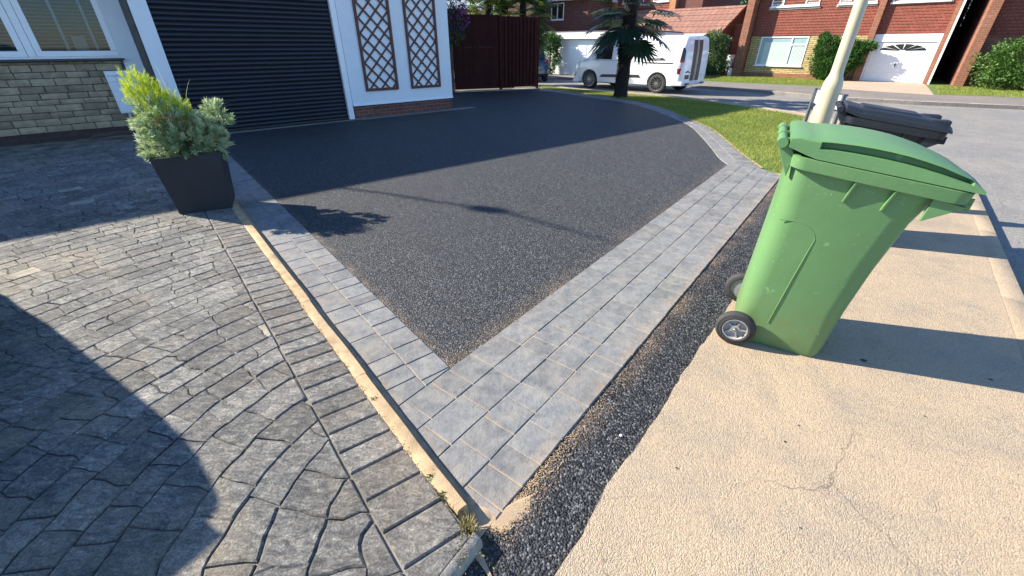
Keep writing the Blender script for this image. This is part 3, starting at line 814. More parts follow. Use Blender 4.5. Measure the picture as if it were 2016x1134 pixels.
# ================================================================== our house
H = thing('house', FA, 'white rendered house with black garage shutter and stone clad bay on the left', 'house')
def part(mb_, name, mat, par=None, **k):
    o = mb_.build(name, mat, par or H, **k); return o
mb = MB(); mb.box(3.25, 6.0, -.02, .3, .285, 3.0); mb.add([(3.25, -.045, .27), (6.0, -.045, .27), (6.0, -.02, .33), (3.25, -.02, .33), (3.25, .02, .27), (6.0, .02, .27)], [(0, 1, 2, 3), (0, 4, 5, 1)])
mb.box(5.7, 6.0, .3, 1.0, .285, 3.0)
part(mb, 'rendered_wall', M['white'])
mb = MB(); mb.box(3.27, 5.96, .0, .28, -.05, .283); part(mb, 'brick_base', M['pierbrick'])
mb = MB(); mb.box(-.17, .08, -.01, .72, -.05, 3.0); part(mb, 'white_pillar', M['white'])
mb = MB(); mb.box(-.50, -.165, .70, .9, .0, 3.0); part(mb, 'white_return', M['white'])
# shutter
dr = bpy.data.objects.new('garage_door', None); COL.objects.link(dr); dr.parent = H
mb = MB(); z = .04; p_ = .0785
secs = []
while z < 2.95:
    for k in range(5):
        t = k/4; secs.append((.075-.016*math.sin(math.pi*t)**.7, z+p_*.93*t))
    secs.append((.078, z+p_*.965)); z += p_
vs_ = []; fs_ = []
for i, (y, z) in enumerate(secs): vs_ += [(.06, y, z), (3.15, y, z)]
for i in range(len(secs)-1): fs_.append((2*i, 2*i+1, 2*i+3, 2*i+2))
mb.add(vs_, fs_); part(mb, 'shutter_slats', M['shutter'], dr, smooth=35, fix=False)
mb = MB(); mb.box(.07, 3.14, .05, .085, .0, .04); part(mb, 'bottom_rail', M['black'], dr, bevel=.004)
mb = MB(); mb.box(3.125, 3.245, -.012, .3, -.01, 3.0, ); part(mb, 'door_frame', M['upvc'], dr, bevel=.004)
mb = MB(); mb.box(.075, 3.3, .30, .36, -.05, 3.0); part(mb, 'inner_wall', M['dark'])
# downpipe
mb = MB(); mb.box(-.275, -.175, .02, .11, .1, 3.0); part(mb, 'downpipe', M['black'], bevel=.006)
# stone clad wall: split stones
mb = MB(); z = .185; row = 0
while z < 1.24:
    h_ = random.choice((.085, .095, .11)); x = -7.0-random.random()*.3
    if z+h_ > 1.25: h_ = 1.255-z
    while x < -.53:
        L = random.uniform(.22, .36); x1 = min(x+L, -.525)
        if x1-x > .04:
            y = .70+random.uniform(-.012, .006)
            g_ = .006; xs = [x+g_, x+L*.35, x+L*.7, x1-g_] if x1-x > .15 else [x+g_, x1-g_]
            xs = [v for v in xs if v <= x1-g_+1e-6]
            zs = [z+g_, z+h_*.5, z+h_-g_]; vs_ = []; fs_ = []; nx = len(xs)
            for zz in zs:
                for xx in xs: vs_.append((xx+random.uniform(-.003, .003), y-(.012 if zz == zs[1] else .004)+random.uniform(-.006, .006), zz+random.uniform(-.003, .003)))
            for xx in xs: vs_.append((xx, .74, zs[0]))
            for xx in xs: vs_.append((xx, .74, zs[2]))
            for a_ in range(2):
                for b_ in range(nx-1): fs_.append((a_*nx+b_, a_*nx+b_+1, (a_+1)*nx+b_+1, (a_+1)*nx+b_))
            for b_ in range(nx-1):
                fs_.append((3*nx+b_, 3*nx+b_+1, b_+1, b_)); fs_.append((2*nx+b_, 2*nx+b_+1, 4*nx+b_+1, 4*nx+b_))
            fs_.append((0, nx, 2*nx, 4*nx, 3*nx)); fs_.append((nx-1, 2*nx-1, 3*nx-1, 5*nx-1, 4*nx-1))
            mb.add(vs_, fs_, tint=random.random())
        x = x1
    z += h_
part(mb, 'stone_wall', M['stonewall'])
mb = MB(); mb.box(-7.2, -.5, .722, .9, .0, 1.26); part(mb, 'wall_core', M['mortar'])
mb = MB()
for r_ in range(3):
    z0, z1 = -.02+.07*r_, -.02+.07*(r_+1); x = -7.1+(r_ % 2)*.11
    while x < -.5:
        x1 = min(x+.225, -.5); stone_y = .655+random.uniform(-.003, .003)
        mb.box(x+.005, x1-.005, stone_y, .72, z0+.005, z1-.005, tint=random.random()); x += .225
part(mb, 'brick_plinth', M['darkbrick'], bevel=.003)
mb = MB(); mb.box(-7.1, -.5, .668, .73, .0, .18); part(mb, 'plinth_mortar', M['mortar'])
mb = MB(); mb.box(-7.1, -.47, .60, .86, 1.258, 1.292); part(mb, 'window_sill', M['sillm'], bevel=.006)
# bay window
WN = bpy.data.objects.new('window', None); COL.objects.link(WN); WN.parent = H
def wframe(mb, x0, x1, z0, z1, y, t=.06, d=.06):
    mb.box(x0, x1, y, y+d, z0, z0+t); mb.box(x0, x1, y, y+d, z1-t, z1)
    mb.box(x0, x0+t, y, y+d, z0+t, z1-t); mb.box(x1-t, x1, y, y+d, z0+t, z1-t)
mb = MB(); wframe(mb, -6.8, -.50, 1.292, 2.9, .70, .03, .1); part(mb, 'frame', M['upvc'], WN, bevel=.004)
mb = MB()
for (x0, x1) in ((-1.56, -.52), (-2.75, -1.665), (-3.9, -2.76), (-5.05, -3.91)): wframe(mb, x0, x1, 1.322, 2.87, .685, .085, .07)
mb.box(-1.66, -1.565, .69, .75, 1.322, 2.87)
part(mb, 'sash', M['upvc'], WN, bevel=.006)
mb = MB(); mb.box(-6.7, -.6, .735, .74, 1.34, 2.85); part(mb, 'pane', M['glass'], WN)
for x in (-1.14, -.77, -2.1, -2.45, -3.2):  # white uprights just behind the pane
    mb = MB(); mb.box(x-.018, x+.018, .745, .765, 1.34, 2.85); part(mb, 'upright_bar', M['upvc'], WN)
mb = MB(); z = 1.42
M['blind'] = simple('blind_slat', (.70, .68, .62), .6, .1)
while z < 2.85:
    mb.add([(-6.7, .80, z-.004), (-.6, .80, z-.004), (-.6, .80, z+.003), (-6.7, .80, z+.003)], [(0, 1, 2, 3)]); z += .052
part(mb, 'blind', M['blind'], WN, fix=False)
mb = MB(); mb.box(-6.9, -.5, 1.5, 1.55, .3, 2.9); mb.box(-6.9, -.5, .9, 1.5, .9, 1.26); part(mb, 'room', M['dark'], WN)
mb = MB(); mb.box(-1.05, -.88, .86, .90, 1.26, 1.62); part(mb, 'window_card', M['blind'], WN)
# meter box
MBX = MB(); MBX.box(-.83, -.40, .50, .70, .42, 1.10)
mbx = part(MBX, 'meter_box', M['upvc'], bevel=.006)
mb = MB(); mb.box(-.81, -.42, .488, .499, .44, 1.02); mb.box(-.815, -.415, .480, .499, 1.03, 1.09); mb.box(-.80, -.43, .484, .4875, .46, .47)
for k in range(5): mb.box(-.80, -.43, .484, .4875, .9-.03*k, .906-.03*k)
part(mb, 'meter_door', M['upvc'], mbx, bevel=.003)
mb = MB()
for (x0, x1, z0, z1) in ((-.80, -.43, 1.022, 1.028), (-.80, -.43, .93, .934), (-.80, -.43, .62, .623), (-.70, -.697, .62, 1.02)): mb.box(x0, x1, .4845, .4875, z0, z1)
part(mb, 'door_line', M['edging'], mbx)  # thin lines across the meter door
mb = MB(); mb.tube([(-.72, .62, .42), (-.72, .62, .05)], .02); part(mb, 'supply_pipe', M['upvc'])
# roof and the rest of the volume (throws the long shadow)
mb = MB()
RH = 5.55
ridge = [(-9.5, 2.3, RH-.1), (8.2, 1.9, RH)]
mb.add([(-9.5, -.25, 2.95), (8.2, -.25, 2.95), (8.2, 1.9, RH), (-9.5, 2.3, RH-.1), (-9.5, 7.5, 2.95), (8.2, 7.5, 2.95), (-9.5, -.25, 2.85), (8.2, -.25, 2.85), (8.2, 7.5, 2.85), (-9.5, 7.5, 2.85)],
       [(0, 1, 2, 3), (3, 2, 5, 4), (0, 3, 4, 9, 6), (1, 7, 8, 5, 2), (6, 7, 1, 0), (9, 8, 7, 6), (4, 5, 8, 9)])
part(mb, 'roof', M['rooftile'])
mb = MB(); mb.box(-9.3, 5.98, 6.9, 7.1, 0, 2.85); mb.box(-9.3, -9.1, .9, 6.9, 0, 2.85); mb.box(5.72, 5.96, 1.0, 6.9, -.05, 2.85); part(mb, 'wall', M['pierbrick'])
# trellis panels
def trellis(x0, x1, z0, z1, label):
    t = thing('trellis', FA @ Matrix.Translation((x0, -.02, z0)), label, 'trellis', 'trellis panels on the white wall')
    w_, h_ = x1-x0, z1-z0
    mb = MB(); f = .058
    mb.box(0, w_, -.04, -.006, 0, f); mb.box(0, w_, -.04, -.006, h_-f, h_); mb.box(0, f, -.04, -.006, f, h_-f); mb.box(w_-f, w_, -.04, -.006, f, h_-f)
    mb.build('frame', M['trellis'], t, bevel=.003)
    for sgn, y in ((1, -.018), (-1, -.030)):
        mb = MB(); p_ = .288; k = -int(h_/p_)-2
        while k*p_ < w_+h_+p_:
            c = k*p_+.07
            # line x = c + sgn*z
            poly = [(c-.026, 0), (c+.026, 0), (c+.026+sgn*h_, h_), (c-.026+sgn*h_, h_)]
            poly = clip(poly, (f*.6, 0), (1, 0)); poly = clip(poly, (w_-f*.6, 0), (-1, 0)) if len(poly) > 2 else []
            poly = clip(poly, (0, f*.6), (0, 1)) if len(poly) > 2 else []; poly = clip(poly, (0, h_-f*.6), (0, -1)) if len(poly) > 2 else []
            if len(poly) > 2:
                n_ = len(poly)
                mb.add([(p[0], y, p[1]) for p in poly]+[(p[0], y+.009, p[1]) for p in poly], [tuple(range(n_)), tuple(range(n_, 2*n_))[::-1]]+[(i, n_+i, n_+(i+1) % n_, (i+1) % n_) for i in range(n_)])
            k += 1
        mb.build('lattice', M['trellis'], t)
trellis(3.61, 4.44, .56, 2.85, 'dark red wooden trellis on the white wall, the one beside the black garage shutter')
trellis(4.79, 5.64, .555, 2.85, 'dark red wooden trellis on the white wall, the one nearer the brown gate')

# ---------------------------------------------------------------- gate and fence
GF = frame((-2.14, 16.86), 66)
mb = MB(); mb.box(-.35, .06, -.02, .2, -.05, 1.95, tint=.5)
o = mb.build('brick_wall', M['pierbrick']); o.matrix_world = GF; tag(o, 'narrow brown brick wall end between the white wall and the brown gate', 'wall')
gt = thing('gate', GF, 'dark brown solid boarded side gate beside the white wall', 'gate')
mb = MB(); x = .08; i = 0
while x < 1.82:
    mb.box(x, x+.098, random.uniform(-.003, .003), .03, .07, 2.40-.00*i, tint=random.random()*.5); x += .1; i += 1
mb.build('boards', M['gatewood'], gt)
for z in (.3, 2.0):
    mb = MB(); mb.box(.08, 1.86, .035, .08, z, z+.1); mb.build('rail', M['gatewood'], gt)
for i in range(9):
    mb = MB(); c_ = .55+i*.105+(.12 if i > 3 else 0)
    mb.lathe([(.009, 0), (.009, .006), (.004, .009)], 8, Matrix.Translation((c_, -.003, 1.42)) @ Matrix.Rotation(R(90), 4, 'X')); mb.build('bolt', M['alloy'], gt)
fp = thing('fence', GF, 'dark brown fence of upright slats with gaps next to the gate', 'fence')
mb = MB(); x = 1.90; i = 0
while x < 3.33:
    front = i % 2 == 0
    mb.box(x, x+.085, (-.035 if front else .0), (-.015 if front else .02), .06+.03*(x > 2.4), 2.37, tint=random.random()); x += .075; i += 1
mb.build('slats', M['gatewood'], fp)
for x in (1.83, 3.36):
    mb = MB(); mb.box(x, x+.09, -.04, .05, .0, 2.42 if x < 2 else 2.40); mb.build('post', M['gatewood'], fp, bevel=.004)
for z in (.4, 1.9):
    mb = MB(); mb.box(1.92, 3.36, .022, .05, z, z+.08); mb.build('rail', M['gatewood'], fp)
mb = MB(); mb.box(.0, 3.5, -.14, .12, -.05, .02); o = mb.build('gate_threshold', M['kerbstone'], bevel=.004); o.matrix_world = GF; setting(o)
# flowering climber at the wall end
fc = Vector((-1.72, 13.9, 0))
CP = thing('flowering_climber', Vector((-1.75, 13.6, 0)), 'climber with purple flowers hanging over the wall end beside the gate', 'plant')
P_, D_ = blob_pts([((-.05, -.1, 2.35), (.42, .35, .55)), ((.15, .0, 1.95), (.3, .25, .45)), ((-.12, .0, 1.6), (.2, .2, .4))], 2600, .3)
leaf_mesh('foliage', P_, D_+rng.normal(size=D_.shape)*.7+np.array([0, 0, -.4]), .07, .03, M['darkleaf'], CP)
P_, D_ = blob_pts([((.05, -.15, 2.45), (.45, .38, .5)), ((.3, 0, 2.1), (.28, .25, .35))], 900, .7)
leaf_mesh('flowers', P_, D_+rng.normal(size=D_.shape)*.5, .05, .045, M['purple'], CP)
mb = MB(); mb.tube([(-.1, 0, 0), (-.12, .02, 1.0), (-.05, 0, 2.3)], [.02, .016, .008], 8); mb.build('stem', M['bark'], CP)

# ---------------------------------------------------------------- planter
PC = Vector((-3.17, 4.24)); PM = frame(PC, 63, ZP)
pt = thing('planter', PM, 'square tapered black planter full of mixed shrubs beside the kerb', 'planter')
def sq(h, z): return [(-h, -h, z), (h, -h, z), (h, h, z), (-h, h, z)]
mb = MB(); mb.loft([sq(.225, 0), sq(.275, .55), sq(.258, .55), sq(.252, .50)], cap=False); mb.add(sq(.225, .002), [(0, 1, 2, 3)]); mb.build('pot', M['planter'], pt, bevel=.004)
mb = MB(); mb.add(sq(.252, .505), [(0, 1, 2, 3)]); mb.build('soil', M['soil'], pt)
gs = thing('grey_shrub', PM @ Matrix.Translation((0, 0, .5)), 'bushy grey green shrub with narrow leaves at the front of the black planter', 'shrub')
tips = []
cl = [((-.17, -.12, .14), (.16, .16, .15)), ((.02, -.15, .14), (.17, .16, .15)), ((.22, -.10, .16), (.13, .14, .18)), ((.30, .0, .32), (.12, .12, .15)), ((-.13, -.10, .36), (.18, .14, .15)), ((.0, -.0, .24), (.20, .18, .18)), ((.08, .12, .22), (.2, .15, .2)), ((-.20, .05, .12), (.12, .15, .14))]
P_, D_ = blob_pts(cl, 480, .88)
pts, drs, tn = [], [], []
for p, d in zip(P_, D_):      # sprays: leaves whorled round each shoot tip
    ax = Vector(d)+Vector((0, 0, .35)); ax.normalize(); tb = random.random()
    for k in range(22):
        an = k*2.4; u = ax.orthogonal().normalized(); v = ax.cross(u)
        off = (k/22)*.07; open_ = .35+.9*(1-k/22)
        dd_ = ax+(u*math.cos(an)+v*math.sin(an))*open_
        pts.append(Vector(p)+ax*(off-.05)); drs.append(dd_); tn.append(.25+.5*tb+.25*random.random()*(k/22))
leaf_mesh('foliage', pts, drs, .050, .012, M['greyleaf'], gs, tints=np.array(tn))
mb = MB()
for c_, r_ in cl: mb.tube([(0, 0, -.02), (c_[0]*.5, c_[1]*.5, c_[2]*.6), c_], [.012, .008, .004], 6)
mb.build('stem', M['bark'], gs)
P_, D_ = blob_pts([((-.04, -.14, .30), (.15, .07, .09))], 420, .8)
leaf_mesh('dried_flowers', P_, D_+rng.normal(size=D_.shape)*.5, .018, .012, M['rust'], gs)
lc = thing('lime_conifer', PM @ Matrix.Translation((-.13, .06, .5)), 'bright lime green feathery conifer at the back of the black planter', 'shrub')
cl2 = [((-.05, .02, .52), (.14, .13, .14)), ((.02, .0, .42), (.17, .15, .14)), ((.10, .0, .36), (.13, .13, .13)), ((-.10, .05, .62), (.09, .09, .10)), ((.16, -.02, .30), (.08, .1, .10))]
P_, D_ = blob_pts(cl2, 620, .5)
pts, drs, tn = [], [], []
for p, d in zip(P_, D_):
    ax = (Vector(d)*.6+Vector((.1, -.1, 1.0))).normalized(); tb = random.random()
    for k in range(12):
        u = ax.orthogonal().normalized(); v = ax.cross(u); an = k*2.4
        pts.append(Vector(p)+ax*(k/12*.07)); drs.append(ax+(u*math.cos(an)+v*math.sin(an))*.45); tn.append(.3+.5*tb+.2*k/12)
leaf_mesh('foliage', pts, drs, .032, .005, M['limeleaf'], lc, tints=np.array(tn))
mb = MB(); mb.tube([(0, 0, -.02), (0, .02, .3), (-.06, .03, .60)], [.014, .01, .004], 6); mb.build('stem', M['bark'], lc)
dg = thing('spiky_grass', PM @ Matrix.Translation((-.10, .14, .5)), 'dark spiky grass with long loose blades behind the lime conifer', 'grass plant')
def blades(n, base_r, length, wd, spread, up=1.0, seed=0, bend=.5):
    mb = MB()
    for _ in range(n):
        an = random.uniform(0, 2*math.pi); d = Vector((math.cos(an)*spread*random.uniform(.2, 1), math.sin(an)*spread*random.uniform(.2, 1), up)).normalized()
        L = length*random.uniform(.6, 1.1); b0 = Vector((random.gauss(0, base_r), random.gauss(0, base_r), 0)); sd_ = d.cross(Vector((0, 0, 1)))
        if sd_.length < .01: sd_ = Vector((1, 0, 0))
        sd_.normalize(); vs_ = []
        for k in range(5):
            t = k/4; p = b0+d*L*t+Vector((0, 0, -bend*L*t*t*spread*.4)); w_ = wd*(1-t)**.7
            vs_ += [p-sd_*w_, p+sd_*w_+Vector((0, 0, .001))]
        mb.add(vs_, [(2*k, 2*k+1, 2*k+3, 2*k+2) for k in range(4)], tint=random.random())
    return mb
blades(90, .05, .72, .004, .28, 1.0).build('blades', M['darkleaf'], dg, fix=False)
mb = MB()
for (dx, dy, dz) in ((-.75, -.05, .18), (-.62, -.1, .10), (.55, -.05, .42), (.75, .02, .34), (.30, .0, .68), (.05, .05, .85), (.62, -.05, .46)):
    d = Vector((dx, dy, dz)); sd_ = Vector((0, .2, 1)).cross(d).normalized()*.0028; vs_ = []
    for k in range(6):
        t = k/5; p = Vector((.12, -.1, .12))*(1-t)+d*t+Vector((0, 0, .10*math.sin(math.pi*t))); w_ = (1-t)**.6
        vs_ += [p-sd_*w_, p+sd_*w_]
    mb.add(vs_, [(2*k, 2*k+1, 2*k+3, 2*k+2) for k in range(5)], tint=.8)
mb.build('loose_blades', M['greyleaf'], dg, fix=False)

# unseen overhead cable and box, added to throw the faint line across the driveway
TCB = thing('shadow_cable', Vector((0, 0, 0)), 'added unseen overhead cable with a box above the house roof, placed for its faint shadow', 'cable')
cp_ = [(-19, 9.2, 8.2), (-15.5, 8.55, 7.4), (-13.1, 8.0, 7.0), (-12.3, 7.7, 7.0), (-11.7, 7.42, 7.0), (-11.25, 7.25, 7.0), (-10.9, 7.08, 7.0), (-10.56, 6.8, 7.0), (-10.24, 6.54, 7.0), (-9.9, 6.25, 7.05)]
mb = MB(); mb.tube(cp_, [.026]*8+[.018, .010], 8); mb.build('cable', M['rubber'], TCB, smooth=60)
mb = MB(); mb.tube([(-11.20, 7.21, 6.98), (-11.14, 7.18, 6.98), (-10.98, 7.11, 6.98), (-10.92, 7.08, 6.98)], [.03, .10, .10, .03], 12); mb.build('shadow_blob', M['rubber'], TCB, smooth=50)

# ================================================================== wheelie bins
def rrect(x0, x1, hw, r, zf, n=5):
    pts = []
    for (cx, cy, a0) in ((x1-r, hw-r, 0), (x0+r, hw-r, 90), (x0+r, -hw+r, 180), (x1-r, -hw+r, 270)):
        for k in range(n+1):
            an = R(a0+90*k/n); x, y = cx+r*math.cos(an), cy+r*math.sin(an); pts.append((x, y, zf(x)))
    return pts
def interp0(x, tab):
    for (a_, va), (b_, vb) in zip(tab, tab[1:]):
        if x <= b_: return va+(vb-va)*max(0, (x-a_))/(b_-a_)
    return tab[-1][1]
def make_bin(Mx, mat, label, group, open_detail=True, lidtype=0):
    t = thing('wheelie_bin', Mx, label, 'wheelie bin', group)
    rimz = lambda x: 1.067-.1225*(x+.185)
    mb = MB(); secs = []
    lv = [(0, -.20, .222, .20, .05), (.03, -.22, .230, .207, .06), (.10, -.225, .238, .209, .07), (.30, -.218, .258, .216, .09), (.55, -.210, .290, .227, .10), (.80, -.202, .332, .240, .10), (.90, -.20, .362, .248, .09)]
    for z, xb, xf, hw, r in lv: secs.append(rrect(xb, xf, hw, r, lambda x, z=z: z+.005))
    secs.append(rrect(-.20, .385, .252, .085, lambda x: rimz(x)-.03))
    mb.loft(secs); body = mb.build('body', mat, t, smooth=40)
    mb = MB()
    a_ = rrect(-.198, .395, .255, .08, lambda x: rimz(x)-.050); b_ = rrect(-.20, .455, .280, .06, lambda x: rimz(x)-.054); c_ = rrect(-.203, .462, .283, .06, lambda x: rimz(x)-.004); d_ = rrect(-.195, .452, .275, .06, lambda x: rimz(x)+.0)
    e_ = rrect(-.17, .40, .24, .05, lambda x: rimz(x)-.002)
    mb.loft([a_, b_, c_, d_, e_]); mb.build('rim', mat, t, smooth=35)
    # front comb lip under the rim
    mb = MB(); mb.box(.39, .468, -.24, .24, .915, .935)
    for k in range(9): mb.box(.395, .470, -.236+k*.056, -.228+k*.056, .905, .96)
    mb.build('lift_comb', mat, t, bevel=.002)
    # gussets at the front corners and ribs on both sides
    for sy in (-1, 1):
        for x in (.066, .21):
            mb = MB(); zt = rimz(x)-.052
            mb.add([(x-.005, sy*.235, zt), (x+.005, sy*.235, zt), (x+.005, sy*.279, zt), (x-.005, sy*.279, zt), (x-.022, sy*.226, zt-.105), (x-.012, sy*.226, zt-.105), (x-.012, sy*.256, zt-.100), (x-.022, sy*.256, zt-.100)],
                   [(0, 1, 2, 3), (4, 7, 6, 5), (0, 3, 7, 4), (1, 5, 6, 2), (3, 2, 6, 7), (0, 4, 5, 1)])
            mb.build('rib', mat, t, bevel=.002)
        mb = MB(); y = sy*.242
        mb.add([(.33, y, .845), (.452, y, .925), (.34, y, .95), (.33, y+sy*.02, .845), (.452, y+sy*.02, .925), (.34, y+sy*.02, .95)], [(0, 1, 2), (3, 5, 4), (0, 3, 4, 1), (1, 4, 5, 2), (2, 5, 3, 0)])
        mb.build('gusset', mat, t, bevel=.002)
        hwz = lambda z: .2065+.0395*z
        crv = [(-.166, .755), (-.10, .757), (-.068, .752), (-.03, .737), (-.008, .711), (.004, .68), (-.003, .63), (-.025, .45), (-.045, .27), (-.057, .16)]
        mb = MB(); mb.tube([(x, sy*(hwz(z)-.0005), z) for x, z in crv], .0024, 6); mb.build('moulded_line', mat, t, smooth=60)
    # lid
    mb = MB(); secs = []
    xs = [-.225, -.215, -.19, -.15, -.11, -.095, -.05, .02, .08, .14, .20, .26, .32, .37, .42, .43, .455, .475]
    ht = [(-.225, .045), (-.19, .066), (-.08, .092), (.05, .103), (.18, .101), (.30, .084), (.42, .050), (.475, .012)]
    for x in xs:
        h = interp0(x, ht) if lidtype == 0 else .030+.03*math.sin(math.pi*min(1, max(0, (x+.225)/.70)))**.3
        zb = rimz(x)+.003+max(0, -.12-x)*.25; slot = -.10 < x < .425
        dn = .05 if slot and lidtype == 0 else 0
        hw = .281
        half = [(hw, 0), (hw-.002, h*.50), (hw-.002-dn, h*.53), (hw-.004-dn, h*.80), (hw-.008, h*.84), (hw-.014, h*.90), (hw-.06, h*.98), (.12, h*1.04), (0, h*1.06)]
        if lidtype == 1: half = [(hw, 0), (hw-.002, h*.5), (hw-.012, h*.6), (hw-.03, h*.62), (hw-.05, h*.95), (hw-.06, h*1.05), (hw-.09, h*1.1), (.12, h*1.12), (0, h*1.14)]
        secs.append([(x, -y, zb+z) for y, z in half]+[(x, y, zb+z) for y, z in half[::-1][1:]])
    mb.loft(secs, closed=True); lid = mb.build('lid', mat, t, smooth=32)
    if lidtype == 1:
        mb = MB(); mb.loft([rrect(-.12, .30, .15, .03, lambda x: rimz(x)+.062), rrect(-.10, .28, .13, .03, lambda x: rimz(x)+.080)]); mb.build('lid_panel', mat, lid, smooth=35)
        for sy in (-1, 1):
            mb = MB(); mb.box(.33, .46, sy*.17-.05, sy*.17+.05, rimz(.4)+.035, rimz(.4)+.075); mb.build('lid_handle', mat, lid, bevel=.01)
    # hinge bar and brackets
    mb = MB(); mb.tube([(-.255, -.235, 1.112), (-.255, .235, 1.112)], .019, 14); mb.build('handle', mat, t, smooth=50)
    for y in (-.205, 0, .205):
        mb = MB(); mb.tube([(-.255, y-.05, 1.112), (-.255, y+.05, 1.112)], .0225, 14); mb.box(-.255, -.20, y-.011, y+.011, 1.10, 1.128); mb.build('hinge', mat, t, smooth=40)
    for sy in (-1, 1):
        mb = MB(); y = sy*.215; w_ = sy*.022
        mb.add([(-.272, y, 1.10), (-.24, y, 1.13), (-.19, y, 1.06), (-.20, y, .96), (-.272, y+w_, 1.10), (-.24, y+w_, 1.13), (-.19, y+w_, 1.06), (-.20, y+w_, .96)],
               [(0, 1, 2, 3), (4, 7, 6, 5), (0, 4, 5, 1), (1, 5, 6, 2), (2, 6, 7, 3), (3, 7, 4, 0)]); mb.build('bracket', mat, t, bevel=.004)
    # axle and wheels
    mb = MB(); mb.tube([(-.205, -.25, .102), (-.205, .25, .102)], .010, 10); mb.build('axle', M['darkalloy'], t, smooth=50)
    for sy in (-1, 1):
        W = Matrix.Translation((-.205, sy*.262, .104)) @ Matrix.Rotation(R(-90)*sy, 4, 'X') @ Matrix.Scale(1.03, 4)
        mb = MB(); mb.lathe([(.066, -.026), (.074, -.026), (.092, -.022), (.099, -.014), (.1015, 0), (.099, .014), (.092, .022), (.088, .0235), (.0865, .0215), (.083, .0245), (.0815, .0225), (.078, .0255), (.070, .026), (.066, .020)], 40, W, cap=False); wh = mb.build('wheel', M['rubber'], t, smooth=50)
        mb = MB(); mb.lathe([(.067, -.02), (.067, .018), (.064, .0245), (.059, .0245), (.055, .004), (.040, .0), (.026, .0), (.022, .016), (.001, .016)], 40, W, cap=True); mb.build('hub', M['greyhub'], wh, smooth=35)
        mb = MB()
        for k in range(5):
            Q = W @ Matrix.Rotation(R(72*k), 4, 'Z'); mb.box(.018, .057, -.004, .004, .008, .0165, Q)
        mb.build('spoke', M['greyhub'], wh)
        mb = MB(); mb.lathe([(.011, .014), (.011, .028), (.008, .032), (.001, .033)], 14, W); mb.build('hub_cap', M['alloy'], wh, smooth=40)
    return t
make_bin(frame((1.58, 2.082), 119.5, .0), M['greenbin'], 'bright green wheelie bin on the sandy footway at the right', 'wheelie bins on the footway')
make_bin(frame((2.91, 3.62), 122.0, .0) @ Matrix.Scale(.955, 4), M['blackbin'], 'black wheelie bin beside the lamp post behind the green bin', 'wheelie bins on the footway', lidtype=1)

# ================================================================== lamp post and street nameplate
lp = thing('lamp_post', Vector((3.16, 4.58, 0)), 'cream painted steel lamp post behind the green bin', 'lamp post')
mb = MB(); mb.lathe([(.085, 0), (.085, 1.13), (.083, 1.16), (.074, 1.20), (.060, 1.235), (.055, 1.26), (.053, 1.30), (.050, 2.6), (.038, 6.0)], 32); mb.build('column', M['lamppaint'], lp, smooth=40)
mb = MB(); mb.box(-.055, .055, .080, .092, .45, .95); mb.build('access_door', M['lamppaint'], lp, bevel=.004)
mb = MB(); mb.tube([(0, 0, 5.9), (0, -.2, 6.1), (.25, -.6, 6.15)], .03); mb.build('arm', M['lamppaint'], lp, smooth=50)
mb = MB(); mb.box(.1, .4, -1.15, -.55, 6.1, 6.2); mb.build('lantern', M['kerbstone'], lp, bevel=.03)
sa, sb = gp(1611, 171, .82), gp(1668, 183, .82)
saz = math.degrees(math.atan2(sb.x-sa.x, sb.y-sa.y)); SL = (sb-sa).length
sg = thing('street_nameplate', frame(sa, saz), 'low street nameplate seen from behind on dark posts beyond the lamp post', 'sign')
for i, x in enumerate((0.0, SL-.30, SL)):
    mb = MB(); mb.box(x-.028, x+.028, -.05, -.005, -.05, .80); mb.build('post', M['signback'], sg, bevel=.003)
mb = MB(); mb.box(-.02, SL+.02, .0, .02, .55, .77); mb.build('plate', M['signwhite'], sg, bevel=.003)
mb = MB(); mb.box(-.02, SL+.02, -.012, .022, .772, .80); mb.build('top_rail', M['signback'], sg, bevel=.003)

# ================================================================== palms
def fan_leaf(mb, base, direction, petl, size, tint, nl=22, spread=118, droop=.3, wl=.092):
    d = Vector(direction).normalized(); up = Vector((0, 0, 1)); side = d.cross(up)
    if side.length < .05: side = Vector((1, 0, 0))
    side.normalize(); nrm = side.cross(d).normalized()
    hub = Vector(base)+d*petl+Vector((0, 0, -.12*petl))
    mid = Vector(base)+d*petl*.5+Vector((0, 0, .02))
    mb.tube([Vector(base), mid, hub], [.014, .010, .007], 5, tint=tint)
    d2 = (d+Vector((0, 0, -droop))).normalized(); nrm = side.cross(d2).normalized()
    for k in range(nl):
        an = R(-spread+2*spread*k/(nl-1)); ld = (d2*math.cos(an)+side*math.sin(an)).normalized()
        L = size*(.72+.28*math.cos(an*.55))*random.uniform(.92, 1.05); w_ = L*wl
        perp = ld.cross(nrm).normalized(); fold = nrm*(.012 if k % 2 else -.012)
        m1 = hub+ld*L*.45+fold; m2 = hub+ld*L*.8+nrm*-.02+Vector((0, 0, -.05*L)); tp_ = hub+ld*L*1.0+Vector((0, 0, -.13*L*random.uniform(.3, 1.8)))
        mb.add([hub, m1-perp*w_*.9, m1+perp*w_*.9, m2-perp*w_*.55, m2+perp*w_*.55, tp_], [(0, 2, 1), (1, 2, 4, 3), (3, 4, 5)], tint=min(1, max(0, tint+random.uniform(-.15, .15))))
